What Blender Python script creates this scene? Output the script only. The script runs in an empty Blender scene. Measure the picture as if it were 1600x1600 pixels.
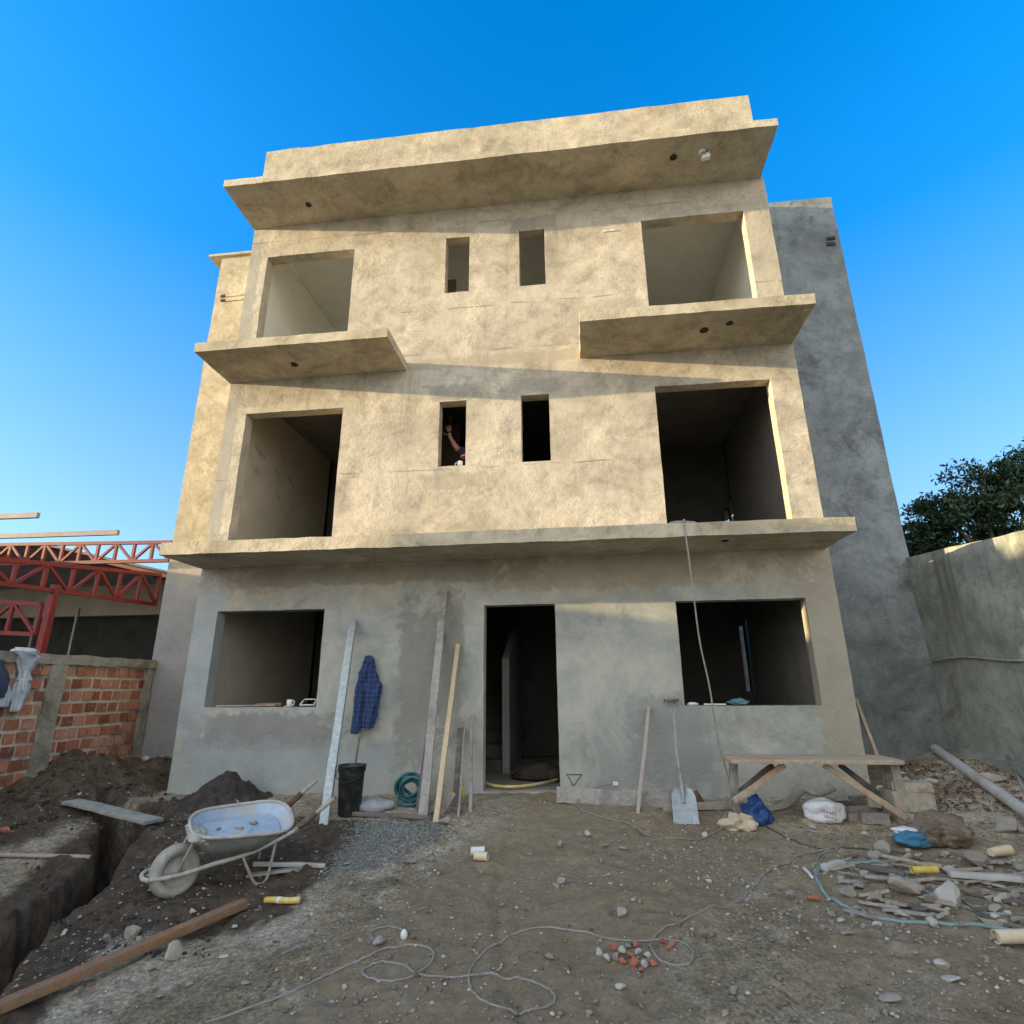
import bpy, bmesh, math, random
import numpy as np
from mathutils import Vector, Matrix, noise as mnoise

# ------------------------------------------------------------------ camera, world, sun
S = bpy.context.scene
COL = S.collection
CAM = Vector((1.0335, -7.0868, 1.1070))
FPX = 889.6
_y, _p, _r = math.radians(-6.63), math.radians(17.21), math.radians(-0.42)
FWD = Vector((math.sin(_y) * math.cos(_p), math.cos(_y) * math.cos(_p), math.sin(_p)))
_r0 = Vector((math.cos(_y), -math.sin(_y), 0))
_u0 = _r0.cross(FWD)
RGT = math.cos(_r) * _r0 + math.sin(_r) * _u0
UPV = -math.sin(_r) * _r0 + math.cos(_r) * _u0
cd = bpy.data.cameras.new('camera')
cam = bpy.data.objects.new('camera', cd)
COL.objects.link(cam)
cd.sensor_width = 36
cd.lens = FPX / 1600 * 36
cd.clip_start = 0.05
cd.clip_end = 2000
m = Matrix((RGT, UPV, -FWD)).transposed().to_4x4()
m.translation = CAM
cam.matrix_world = m
S.camera = cam

TOSUN = Vector((-4.38, -0.85, 0.60)).normalized()
SUN_EL = math.asin(TOSUN.z)
SUN_ROT = math.atan2(TOSUN.x, TOSUN.y)          # clockwise from +Y
w = bpy.data.worlds.new('World')
S.world = w
w.use_nodes = True
nt = w.node_tree
bg = nt.nodes['Background']
sky = nt.nodes.new('ShaderNodeTexSky')
sky.sky_type = 'NISHITA'
sky.sun_disc = False
sky.sun_elevation = SUN_EL
sky.sun_rotation = SUN_ROT
sky.air_density = 1.0
sky.dust_density = 0.3
sky.ozone_density = 3.0
tint = nt.nodes.new('ShaderNodeHueSaturation')          # clear deep blue to the north, pale haze on the southern half
tc_ = nt.nodes.new('ShaderNodeTexCoord'); sp_ = nt.nodes.new('ShaderNodeSeparateXYZ')
mr_ = nt.nodes.new('ShaderNodeMapRange')
mr_.inputs['From Min'].default_value = -0.45; mr_.inputs['From Max'].default_value = 0.05
mr_.inputs['To Min'].default_value = 0.14; mr_.inputs['To Max'].default_value = 1.0
tint.inputs['Hue'].default_value = 0.505
mz_ = nt.nodes.new('ShaderNodeMapRange')               # deeper blue overhead, paler and calmer near the horizon
mz_.inputs['From Min'].default_value = 0.0; mz_.inputs['From Max'].default_value = 0.62
mz_.inputs['To Min'].default_value = 0.92; mz_.inputs['To Max'].default_value = 1.29
mv_ = nt.nodes.new('ShaderNodeMapRange')
mv_.inputs['From Min'].default_value = 0.0; mv_.inputs['From Max'].default_value = 0.7
mv_.inputs['To Min'].default_value = 0.36; mv_.inputs['To Max'].default_value = 0.92
ms_ = nt.nodes.new('ShaderNodeMapRange')               # bright hazy half towards the south
ms_.inputs['From Min'].default_value = -0.45; ms_.inputs['From Max'].default_value = 0.05
ms_.inputs['To Min'].default_value = 1.6; ms_.inputs['To Max'].default_value = 1.0
mq_ = nt.nodes.new('ShaderNodeMath'); mq_.operation = 'MULTIPLY'
nt.links.new(sp_.outputs['Y'], ms_.inputs['Value'])
nt.links.new(mv_.outputs[0], mq_.inputs[0]); nt.links.new(ms_.outputs[0], mq_.inputs[1])
mm_ = nt.nodes.new('ShaderNodeMath'); mm_.operation = 'MULTIPLY'
nt.links.new(sp_.outputs['Z'], mz_.inputs['Value']); nt.links.new(sp_.outputs['Z'], mv_.inputs['Value'])
nt.links.new(tc_.outputs['Generated'], sp_.inputs[0])
nt.links.new(sp_.outputs['Y'], mr_.inputs['Value'])
nt.links.new(mr_.outputs[0], mm_.inputs[0]); nt.links.new(mz_.outputs[0], mm_.inputs[1])
nt.links.new(mm_.outputs[0], tint.inputs['Saturation']); nt.links.new(mq_.outputs[0], tint.inputs['Value'])
nt.links.new(sky.outputs[0], tint.inputs['Color'])
nt.links.new(tint.outputs[0], bg.inputs['Color'])
bg.inputs['Strength'].default_value = 0.12

sd = bpy.data.lights.new('sun', 'SUN')
sun = bpy.data.objects.new('sun', sd)
COL.objects.link(sun)
sun.rotation_euler = TOSUN.to_track_quat('Z', 'Y').to_euler()
sd.energy = 2.0
sd.angle = math.radians(0.4)
sd.color = (1.0, 0.785, 0.44)

S.view_settings.view_transform = 'Standard'
S.view_settings.look = 'None'
S.view_settings.gamma = 1
S.view_settings.use_curve_mapping = False
S.view_settings.exposure = 2.56
S.cycles.max_bounces = 8

# ------------------------------------------------------------------ helpers
def ss(t):
    t = np.clip(t, 0, 1)
    return t * t * (3 - 2 * t)

def _hash(ix, iy, s):
    n = (ix * 374761393 + iy * 668265263 + s * 144269504) & 0xffffffff
    n = ((n ^ (n >> 13)) * 1274126177) & 0xffffffff
    return ((n ^ (n >> 16)) & 0xffff) / 65535.0 * 2 - 1

def vnoise(x, y, s=0):
    x = np.asarray(x, float); y = np.asarray(y, float)
    ix = np.floor(x).astype(np.int64); iy = np.floor(y).astype(np.int64)
    fx = x - ix; fy = y - iy
    fx = fx * fx * (3 - 2 * fx); fy = fy * fy * (3 - 2 * fy)
    a = _hash(ix, iy, s); b = _hash(ix + 1, iy, s); c = _hash(ix, iy + 1, s); d = _hash(ix + 1, iy + 1, s)
    return (a * (1 - fx) + b * fx) * (1 - fy) + (c * (1 - fx) + d * fx) * fy

def fbm(x, y, s=0, o=4):
    t = 0; a = 1.0
    for k in range(o):
        t = t + a * vnoise(x * 2 ** k + 17.3 * k, y * 2 ** k - 9.1 * k, s + k)
        a *= 0.5
    return t

def ground_base(x, y):
    x = np.asarray(x, float); y = np.asarray(y, float)
    z = -0.05 + 0.022 * np.clip(x + 1, -4, 0) * ss((y + 3) / 2)
    z = z - 0.115 * np.clip(-(y + 0.7), 0, 7)
    z = z + 0.34 * ss((x - 3.2) / 2.3) * ss((y + 1.9) / 2.6)
    z = z + 0.27 * ss((-x - 4.0) / 1.2) * ss((y + 1.9) / 1.6)
    z = z - 0.09 * ss((-x - 0.3) / 1.5) * ss((-y - 1.2) / 1.2)
    return z

def ground(x, y):
    return ground_base(x, y) + 0.022 * fbm(np.asarray(x) * 1.3, np.asarray(y) * 1.3, 3, 4)

def ray(px, py):
    return FWD + (px - 800) / FPX * RGT - (py - 800) / FPX * UPV

def pl(px, py, x=None, y=None, z=None):
    """the point of a plane x=, y= or z= that the photo shows at (px, py)"""
    d = ray(px, py)
    t = (x - CAM.x) / d.x if x is not None else (y - CAM.y) / d.y if y is not None else (z - CAM.z) / d.z
    return CAM + t * d

def gp(px, py, dz=0.0):
    """the point of the ground that the photo shows at (px, py)"""
    d = ray(px, py)
    z = -0.1
    for _ in range(40):
        p = CAM + (z - CAM.z) / d.z * d
        z = 0.5 * z + 0.5 * float(ground(p.x, p.y))
    p = CAM + (z - CAM.z) / d.z * d
    return Vector((p.x, p.y, p.z + dz))

ROOTLOC = {}

def tag(o, label=None, cat=None, group=None, kind=None):
    if label: o['label'] = label
    if cat: o['category'] = cat
    if group: o['group'] = group
    if kind: o['kind'] = kind
    return o

def thing(name, label, cat, loc=(0, 0, 0), group=None):
    o = bpy.data.objects.new(name, None)
    o.empty_display_size = 0.1
    COL.objects.link(o)
    o.location = loc
    ROOTLOC[o] = Vector(loc)
    return tag(o, label, cat, group)

def nvec(p, f, s):
    return mnoise.noise_vector(Vector((p[0] * f + s, p[1] * f - s, p[2] * f + 2 * s)))

class MB:
    def __init__(s): s.v = []; s.f = []; s.mi = []
    def add(s, vs, fs, mi=0):
        b = len(s.v)
        s.v += [tuple(q) for q in vs]
        s.f += [tuple(b + i for i in q) for q in fs]
        s.mi += [mi] * len(fs)
        return s
    def box(s, c, d, rot=None, mi=0):
        hx, hy, hz = d[0] / 2, d[1] / 2, d[2] / 2
        vs = [Vector((i * hx, j * hy, k * hz)) for k in (-1, 1) for j in (-1, 1) for i in (-1, 1)]
        if rot is not None: vs = [rot @ q for q in vs]
        vs = [q + Vector(c) for q in vs]
        return s.add(vs, [(0, 2, 3, 1), (4, 5, 7, 6), (0, 1, 5, 4), (2, 6, 7, 3), (0, 4, 6, 2), (1, 3, 7, 5)], mi)
    def rbox(s, lo, hi, step=0.1, amp=0.004, f=5, seed=0, mi=0):
        """box subdivided and roughened"""
        lo = np.array(lo, float); hi = np.array(hi, float)
        n = [max(1, int(round((hi[i] - lo[i]) / step))) for i in range(3)]
        idx = {}
        def vid(i, j, k):
            if (i, j, k) not in idx:
                q = [lo[0] + (hi[0] - lo[0]) * i / n[0], lo[1] + (hi[1] - lo[1]) * j / n[1], lo[2] + (hi[2] - lo[2]) * k / n[2]]
                o = nvec(q, f, seed) * amp + nvec(q, f * 4, seed) * amp * 0.5
                idx[(i, j, k)] = len(s.v)
                s.v.append((q[0] + o[0], q[1] + o[1], q[2] + o[2]))
            return idx[(i, j, k)]
        def quad(a, b, c, d):
            s.f.append((vid(*a), vid(*b), vid(*c), vid(*d))); s.mi.append(mi)
        for i in range(n[0]):
            for j in range(n[1]):
                quad((i, j, 0), (i, j + 1, 0), (i + 1, j + 1, 0), (i + 1, j, 0))
                quad((i, j, n[2]), (i + 1, j, n[2]), (i + 1, j + 1, n[2]), (i, j + 1, n[2]))
        for i in range(n[0]):
            for k in range(n[2]):
                quad((i, 0, k), (i + 1, 0, k), (i + 1, 0, k + 1), (i, 0, k + 1))
                quad((i, n[1], k), (i, n[1], k + 1), (i + 1, n[1], k + 1), (i + 1, n[1], k))
        for j in range(n[1]):
            for k in range(n[2]):
                quad((0, j, k), (0, j, k + 1), (0, j + 1, k + 1), (0, j + 1, k))
                quad((n[0], j, k), (n[0], j + 1, k), (n[0], j + 1, k + 1), (n[0], j, k + 1))
        return s
    def beam(s, p0, p1, wd, th, side=(1, 0, 0), n=1, wob=0.0, seed=0, mi=0, taper=1.0):
        """bar from p0 to p1; wd along `side`, th across"""
        p0 = Vector(p0); p1 = Vector(p1)
        a = (p1 - p0).normalized()
        sd = Vector(side); sd = (sd - a * sd.dot(a)).normalized()
        up = a.cross(sd)
        b = len(s.v)
        for i in range(n + 1):
            t = i / n
            c = p0.lerp(p1, t) + Vector(nvec((t * 3 + seed, seed, 0), 1, seed)) * wob
            k = 1 + (taper - 1) * t
            kw = k * (1 + (random.random() - .5) * (0.12 if wob else 0))
            for u, q in ((-1, -1), (1, -1), (1, 1), (-1, 1)):
                v = c + sd * (u * wd / 2 * kw) + up * (q * th / 2 * k)
                s.v.append(tuple(v))
        for i in range(n):
            o = b + 4 * i
            for e in range(4):
                s.f.append((o + e, o + (e + 1) % 4, o + 4 + (e + 1) % 4, o + 4 + e)); s.mi.append(mi)
        s.f.append((b + 3, b + 2, b + 1, b)); s.mi.append(mi)
        o = b + 4 * n
        s.f.append((o, o + 1, o + 2, o + 3)); s.mi.append(mi)
        return s
    def tube(s, pts, r, n=8, smooth=0, mi=0, closed=False, flat=1.0):
        pts = [Vector(q) for q in pts]
        if smooth:
            out = []
            m_ = len(pts)
            for i in range(m_ - 1):
                p0 = pts[max(i - 1, 0)]; p1 = pts[i]; p2 = pts[i + 1]; p3 = pts[min(i + 2, m_ - 1)]
                for k in range(smooth):
                    t = k / smooth
                    out.append(0.5 * ((2 * p1) + (p2 - p0) * t + (2 * p0 - 5 * p1 + 4 * p2 - p3) * t * t + (3 * p1 - p0 - 3 * p2 + p3) * t ** 3))
            out.append(pts[-1]); pts = out
        rr = r if isinstance(r, (list, tuple)) else None
        b = len(s.v); m_ = len(pts)
        nrm = None
        for i, q in enumerate(pts):
            t = (pts[min(i + 1, m_ - 1)] - pts[max(i - 1, 0)])
            if closed: t = pts[(i + 1) % m_] - pts[(i - 1) % m_]
            t = t.normalized() if t.length > 1e-9 else Vector((0, 0, 1))
            if nrm is None:
                nrm = t.orthogonal().normalized()
            nrm = (nrm - t * nrm.dot(t))
            nrm = nrm.normalized() if nrm.length > 1e-6 else t.orthogonal().normalized()
            bi = t.cross(nrm)
            ri = r if rr is None else rr[min(int(i / max(m_ - 1, 1) * (len(rr) - 1) + .5), len(rr) - 1)]
            for k in range(n):
                an = 2 * math.pi * k / n
                s.v.append(tuple(q + nrm * math.cos(an) * ri + bi * math.sin(an) * ri * flat))
        for i in range(m_ - 1 + (1 if closed else 0)):
            i2 = (i + 1) % m_
            for k in range(n):
                s.f.append((b + i * n + k, b + i * n + (k + 1) % n, b + i2 * n + (k + 1) % n, b + i2 * n + k)); s.mi.append(mi)
        if not closed:
            s.f.append(tuple(b + k for k in reversed(range(n)))); s.mi.append(mi)
            s.f.append(tuple(b + (m_ - 1) * n + k for k in range(n))); s.mi.append(mi)
        return s
    def lathe(s, prof, c=(0, 0, 0), rot=None, n=24, mi=0, wob=0.0):
        b = len(s.v)
        for (r, z) in prof:
            for k in range(n):
                a = 2 * math.pi * k / n
                rr = r * (1 + wob * math.sin(3 * a + z * 9))
                q = Vector((rr * math.cos(a), rr * math.sin(a), z))
                if rot is not None: q = rot @ q
                s.v.append(tuple(q + Vector(c)))
        for i in range(len(prof) - 1):
            for k in range(n):
                s.f.append((b + i * n + k, b + i * n + (k + 1) % n, b + (i + 1) * n + (k + 1) % n, b + (i + 1) * n + k)); s.mi.append(mi)
        return s
    def blob(s, c, d, seed=0, sub=2, amp=0.35, f=1.4, rot=None, flat=None, fine=0.0, mi=0):
        """irregular lump: noise-displaced icosphere scaled to d"""
        bm = bmesh.new()
        bmesh.ops.create_icosphere(bm, subdivisions=sub, radius=1)
        vs = []
        for v in bm.verts:
            q = v.co.copy()
            k = 1 + amp * mnoise.noise(q * f + Vector((seed * 3.7, seed * 1.3, -seed * 2.1)))
            if fine: k += fine * mnoise.noise(q * 5 + Vector((seed, 0, seed)))
            q = q * k
            if flat is not None and q.z < flat: q.z = flat
            q = Vector((q.x * d[0] / 2, q.y * d[1] / 2, q.z * d[2] / 2))
            if rot is not None: q = rot @ q
            vs.append(q + Vector(c))
        fs = [tuple(v.index for v in f_.verts) for f_ in bm.faces]
        bm.free()
        return s.add(vs, fs, mi)
    def rock(s, c, d, seed=0, rot=None, cuts=9, mi=0):
        """angular stone: sphere cut by random planes"""
        rnd = random.Random(seed)
        bm = bmesh.new()
        bmesh.ops.create_icosphere(bm, subdivisions=2, radius=1)
        for k in range(cuts):
            nv = Vector((rnd.gauss(0, 1), rnd.gauss(0, 1), rnd.gauss(0, 1))).normalized()
            dd = rnd.uniform(0.34, 0.74)
            for v in bm.verts:
                e = v.co.dot(nv) - dd
                if e > 0: v.co -= nv * e
        vs = []
        for v in bm.verts:
            q = v.co * (1 + 0.08 * mnoise.noise(v.co * 3 + Vector((seed, seed, 0))))
            q = Vector((q.x * d[0] / 2, q.y * d[1] / 2, q.z * d[2] / 2))
            if rot is not None: q = rot @ q
            vs.append(q + Vector(c))
        fs = [tuple(v.index for v in f_.verts) for f_ in bm.faces]
        bm.free()
        return s.add(vs, fs, mi)
    def build(s, name, mat, parent=None, root=None, loc=None, smooth=False, bevel=0.0, auto=None):
        org = Vector(loc) if loc is not None else Vector((0, 0, 0))
        if parent is not None:
            r = root or parent
            while r not in ROOTLOC: r = r.parent
            org = ROOTLOC[r]
        me = bpy.data.meshes.new(name)
        me.from_pydata([(q[0] - org.x, q[1] - org.y, q[2] - org.z) for q in s.v], [], s.f)
        mats = mat if isinstance(mat, (list, tuple)) else [mat]
        for mm in mats: me.materials.append(mm)
        if len(mats) > 1: me.polygons.foreach_set('material_index', s.mi)
        if smooth: me.polygons.foreach_set('use_smooth', [True] * len(me.polygons))
        bm = bmesh.new(); bm.from_mesh(me)
        bmesh.ops.recalc_face_normals(bm, faces=bm.faces)
        if bevel:
            ed = [e for e in bm.edges if len(e.link_faces) == 2 and e.calc_face_angle(0) > 0.6]
            bmesh.ops.bevel(bm, geom=ed, offset=bevel, segments=2, affect='EDGES', profile=0.6)
        bm.to_mesh(me); bm.free()
        if auto is not None:
            me.polygons.foreach_set('use_smooth', [True] * len(me.polygons))
            me.set_sharp_from_angle(angle=math.radians(auto))
        o = bpy.data.objects.new(name, me)
        COL.objects.link(o)
        if parent is not None: o.parent = parent
        else: o.location = org
        return o

def one(mb, name, mat, label, cat, loc, group=None, kind=None, **k):
    return tag(mb.build(name, mat, loc=loc, **k), label, cat, group, kind)

# ------------------------------------------------------------------ materials
def new_mat(name):
    mt = bpy.data.materials.new(name); mt.use_nodes = True
    return mt, mt.node_tree, mt.node_tree.nodes['Principled BSDF']

class NT:
    def __init__(s, tree, coord='Object'):
        s.t = tree; s.n = tree.nodes; s.l = tree.links
        tc = s.n.new('ShaderNodeTexCoord'); s.co = tc.outputs[coord]
    def lk(s, a, b): s.l.new(a, b)
    def mapp(s, scale=(1, 1, 1), loc=(0, 0, 0), rot=(0, 0, 0)):
        q = s.n.new('ShaderNodeMapping'); q.inputs['Scale'].default_value = scale
        q.inputs['Location'].default_value = loc; q.inputs['Rotation'].default_value = rot
        s.lk(s.co, q.inputs['Vector']); return q.outputs[0]
    def noise(s, scale, detail=6, rough=.55, dist=0, vec=None):
        q = s.n.new('ShaderNodeTexNoise'); q.inputs['Scale'].default_value = scale
        q.inputs['Detail'].default_value = detail; q.inputs['Roughness'].default_value = rough
        q.inputs['Distortion'].default_value = dist
        s.lk(vec if vec is not None else s.co, q.inputs['Vector']); return q.outputs['Fac']
    def ramp(s, fac, stops):
        q = s.n.new('ShaderNodeValToRGB')
        while len(q.color_ramp.elements) < len(stops): q.color_ramp.elements.new(0.5)
        for e, (p, c) in zip(q.color_ramp.elements, stops):
            e.position = p
            e.color = (c[0], c[1], c[2], 1) if isinstance(c, (tuple, list)) else (c, c, c, 1)
        s.lk(fac, q.inputs[0]); return q.outputs[0]
    def mix(s, a, b, f, mode='MIX'):
        q = s.n.new('ShaderNodeMix'); q.data_type = 'RGBA'; q.blend_type = mode
        for sk, v in ((q.inputs[0], f), (q.inputs[6], a), (q.inputs[7], b)):
            if isinstance(v, (int, float)): sk.default_value = v if sk.type == 'VALUE' else (v, v, v, 1)
            elif isinstance(v, (tuple, list)): sk.default_value = (v[0], v[1], v[2], 1)
            else: s.lk(v, sk)
        return q.outputs[2]
    def math(s, op, a, b=0.0, c=0.0):
        q = s.n.new('ShaderNodeMath'); q.operation = op
        for sk, v in zip(q.inputs, (a, b, c)):
            if isinstance(v, (int, float)): sk.default_value = v
            else: s.lk(v, sk)
        return q.outputs[0]
    def bump(s, h, dist=.01, strength=1.0, nrm=None):
        q = s.n.new('ShaderNodeBump'); q.inputs['Distance'].default_value = dist
        q.inputs['Strength'].default_value = strength
        s.lk(h, q.inputs['Height'])
        if nrm is not None: s.lk(nrm, q.inputs['Normal'])
        return q.outputs[0]
    def sep(s):
        q = s.n.new('ShaderNodeSeparateXYZ'); s.lk(s.co, q.inputs[0]); return q.outputs
    def island(s):
        return s.n.new('ShaderNodeNewGeometry').outputs['Random Per Island']
    def attr(s, name):
        q = s.n.new('ShaderNodeAttribute'); q.attribute_name = name; return q.outputs['Fac']

def nmat(name, c1, c2, scale=6, dist=.3, rough=.85, bump=.004, bscale=40, c3=None, s3=2.0, metal=0.0, lo=.35, hi=.65, stretch=None, isl=0.0):
    """two mottled colours, an optional third in blotches, noise bump"""
    mt, t, b = new_mat(name); n = NT(t)
    vec = n.mapp(stretch) if stretch else None
    col = n.ramp(n.noise(scale, 8, .6, dist, vec), [(lo, c1), (hi, c2)])
    if c3: col = n.mix(col, c3, n.ramp(n.noise(s3, 6, .65, .6), [(.5, 0), (.62, 1)]))
    if isl:
        col = n.mix(col, n.ramp(n.island(), [(0, 1 - isl), (1, 1 + isl)]), 1.0, 'MULTIPLY')
    n.lk(col, b.inputs['Base Color'])
    b.inputs['Roughness'].default_value = rough; b.inputs['Metallic'].default_value = metal
    if bump: n.lk(n.bump(n.noise(bscale, 6, .6, .3, vec), bump, 1), b.inputs['Normal'])
    return mt

def plaster(name, light, mid, dark, rough_amt=1.0, stain=(.16, .14, .11), low=None, dirt=.5):
    """hand-trowelled cement render: cloudy colour, trowel ridges, rough torn patches, stains"""
    mt, t, b = new_mat(name); n = NT(t)
    cloud = n.noise(.85, 10, .70, .6)
    col = n.ramp(cloud, [(.33, dark), (.5, mid), (.66, light)])
    med = n.noise(3.2, 9, .68, .6)
    col = n.mix(col, n.ramp(med, [(.3, .66), (.5, 1.0), (.72, 1.16)]), .9, 'MULTIPLY')
    # sharp-edged later coats and runs of water from the top
    p1 = n.ramp(n.noise(.95, 12, .78, .35, n.mapp((1, 1, 1.3), (3, 1, 5))), [(.515, 0), (.535, 1)])
    col = n.mix(col, n.mix(col, (.80, .80, .80), 1.0, 'MULTIPLY'), n.math('MULTIPLY', p1, .55))
    p2 = n.ramp(n.noise(1.4, 12, .80, .3, n.mapp((1, 1, 1.2), (11, 4, 2))), [(.545, 0), (.56, 1)])
    col = n.mix(col, n.mix(col, (1.16, 1.15, 1.13), 1.0, 'MULTIPLY'), n.math('MULTIPLY', p2, .8))
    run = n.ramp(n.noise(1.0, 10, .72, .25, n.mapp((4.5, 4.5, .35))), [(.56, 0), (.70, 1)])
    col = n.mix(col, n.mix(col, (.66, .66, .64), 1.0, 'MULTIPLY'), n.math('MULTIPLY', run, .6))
    crk = n.math('ABSOLUTE', n.math('SUBTRACT', n.noise(1.6, 8, .62, .4, n.mapp((1, 1, 1), (5, 5, 5))), .5))
    col = n.mix(col, n.mix(col, (.55, .54, .52), 1.0, 'MULTIPLY'), n.math('MULTIPLY', n.ramp(crk, [(.0018, 1), (.005, 0)]), .7))
    x, y, z = n.sep()
    if low is not None:                 # newer, greyer render coat below a wavering line
        zz = n.math('ADD', z, n.math('MULTIPLY', n.math('SUBTRACT', n.noise(1.1, 5, .6, .8), .5), 2.2))
        col = n.mix(col, n.mix(low[0], low[1], n.ramp(n.noise(1.3, 10, .74, .5), [(.40, 0), (.62, 1)])), n.ramp(n.math('MULTIPLY', zz, .25), [(low[2] * .25, 1), (low[2] * .25 + .16, 0)]))
    if dirt:
        sm = n.math('MULTIPLY', n.ramp(n.noise(1.5, 9, .72, 1.2), [(.55, 0), (.75, 1)]), dirt)
        col = n.mix(col, stain, sm)
        spk = n.math('MULTIPLY', n.ramp(n.noise(16, 6, .7, .8), [(.64, 0), (.72, 1)]), .5 * dirt)
        col = n.mix(col, stain, spk)
    n.lk(col, b.inputs['Base Color'])
    b.inputs['Roughness'].default_value = .92
    b.inputs['Specular IOR Level'].default_value = .2
    # relief
    mask = n.ramp(n.noise(.9, 5, .6, .7), [(.44, .10), (.66, 1)])
    rid = n.noise(5.5, 9, .68, 1.3)
    h1 = n.math('MULTIPLY', rid, n.math('MULTIPLY', mask, 1.0))
    bn = n.bump(h1, .011 * rough_amt, 1)
    lum = n.ramp(n.noise(13, 7, .7, 1.0), [(.42, 0), (.62, 1)])
    bn = n.bump(n.math('MULTIPLY', lum, mask), .006 * rough_amt, 1, bn)
    bn = n.bump(n.noise(30, 8, .72, .8), .0036 * rough_amt, 1, bn)
    bn = n.bump(n.noise(180, 4, .6), .0006, 1, bn)
    n.lk(bn, b.inputs['Normal'])
    return mt

M = {}
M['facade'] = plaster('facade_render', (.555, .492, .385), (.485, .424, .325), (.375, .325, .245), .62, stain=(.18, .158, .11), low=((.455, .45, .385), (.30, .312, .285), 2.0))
def facade_marks():
    mt = M['facade']; n = NT(mt.node_tree); b = mt.node_tree.nodes['Principled BSDF']
    col = b.inputs['Base Color'].links[0].from_socket
    x, y, z = n.sep()
    wob = n.math('MULTIPLY', n.math('SUBTRACT', n.noise(3.4, 10, .8, .5), .5), 2.6)
    def box(cx, cz, hx, hz):
        u = n.math('DIVIDE', n.math('ABSOLUTE', n.math('SUBTRACT', x, cx)), hx)
        v = n.math('DIVIDE', n.math('ABSOLUTE', n.math('SUBTRACT', z, cz)), hz)
        return n.ramp(n.math('MULTIPLY', n.math('ADD', n.math('MAXIMUM', u, v), wob), .5), [(.40, 1), (.52, 0)])
    # patches of later, greyer mortar above the narrow windows, damp patch by the tall board, smears below the sills
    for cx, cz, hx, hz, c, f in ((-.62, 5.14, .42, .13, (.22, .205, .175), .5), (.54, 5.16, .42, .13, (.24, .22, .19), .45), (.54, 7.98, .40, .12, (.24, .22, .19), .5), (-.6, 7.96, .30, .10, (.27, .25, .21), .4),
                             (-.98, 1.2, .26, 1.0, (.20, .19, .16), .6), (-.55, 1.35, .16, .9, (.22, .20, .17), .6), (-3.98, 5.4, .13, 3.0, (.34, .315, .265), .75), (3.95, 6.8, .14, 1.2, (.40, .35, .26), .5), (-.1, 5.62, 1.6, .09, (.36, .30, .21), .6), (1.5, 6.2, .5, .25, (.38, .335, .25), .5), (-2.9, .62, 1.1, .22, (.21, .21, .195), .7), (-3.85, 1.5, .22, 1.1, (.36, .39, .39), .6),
                             (-2.6, .12, 1.5, .4, (.33, .37, .37), .55), (2.0, .55, .5, .55, (.24, .255, .24), .6), (3.85, 1.4, .25, 1.2, (.36, .315, .235), .7), (1.3, 2.5, 1.6, .22, (.33, .27, .185), .6), (-1.5, 2.55, 2.2, .14, (.27, .22, .155), .6), (-.6, 3.8, .5, .12, (.33, .285, .215), .6)):  # brown bands under the canopy slab also carry painted contact shade
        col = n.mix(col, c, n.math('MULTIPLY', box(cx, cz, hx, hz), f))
    # day joints in the render
    fine = n.math('MULTIPLY', n.math('SUBTRACT', n.noise(1.2, 6, .6), .5), .10)
    gate = n.ramp(n.noise(1.7, 5, .6), [(.46, 0), (.56, 1)])
    for zz in (3.97, 5.79, 8.1, 6.55):
        d = n.math('ABSOLUTE', n.math('ADD', n.math('SUBTRACT', z, zz), fine))
        ln = n.math('MULTIPLY', n.ramp(n.math('MULTIPLY', d, 20), [(.10, 1), (.30, 0)]), gate)
        col = n.mix(col, (.20, .165, .12), n.math('MULTIPLY', ln, .7))
    n.lk(col, b.inputs['Base Color'])
facade_marks()
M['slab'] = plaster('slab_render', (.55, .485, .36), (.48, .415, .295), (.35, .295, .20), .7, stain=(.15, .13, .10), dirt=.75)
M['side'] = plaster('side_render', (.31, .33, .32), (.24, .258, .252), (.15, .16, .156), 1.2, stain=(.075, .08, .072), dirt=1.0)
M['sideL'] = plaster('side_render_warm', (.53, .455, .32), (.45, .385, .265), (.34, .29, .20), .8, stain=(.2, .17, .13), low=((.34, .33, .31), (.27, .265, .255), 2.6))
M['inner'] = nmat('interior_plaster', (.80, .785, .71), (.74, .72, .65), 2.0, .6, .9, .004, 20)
M['innerdark'] = nmat('interior_plaster_dimmed', (.30, .285, .255), (.22, .21, .19), 2.0, .6, .9, .004, 20)  # lower-floor plasters darkened so their colour carries the dim rooms
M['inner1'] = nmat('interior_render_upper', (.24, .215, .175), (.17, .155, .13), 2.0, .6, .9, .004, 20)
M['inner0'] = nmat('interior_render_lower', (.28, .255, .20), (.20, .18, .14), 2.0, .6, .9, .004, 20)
M['gloom'] = nmat('bare_block_gloom', (.10, .092, .078), (.065, .06, .05), 2.0, .6, .9, .004, 20)  # base colour darkened to carry the gloom deep in the rooms
M['bare'] = nmat('bare_concrete', (.34, .33, .31), (.25, .245, .235), 3, .6, .9, .005, 30)
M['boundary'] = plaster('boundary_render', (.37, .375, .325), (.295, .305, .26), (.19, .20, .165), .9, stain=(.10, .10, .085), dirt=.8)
M['hole'] = nmat('dark_hole', (.02, .017, .014), (.035, .028, .02), 20)

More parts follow.
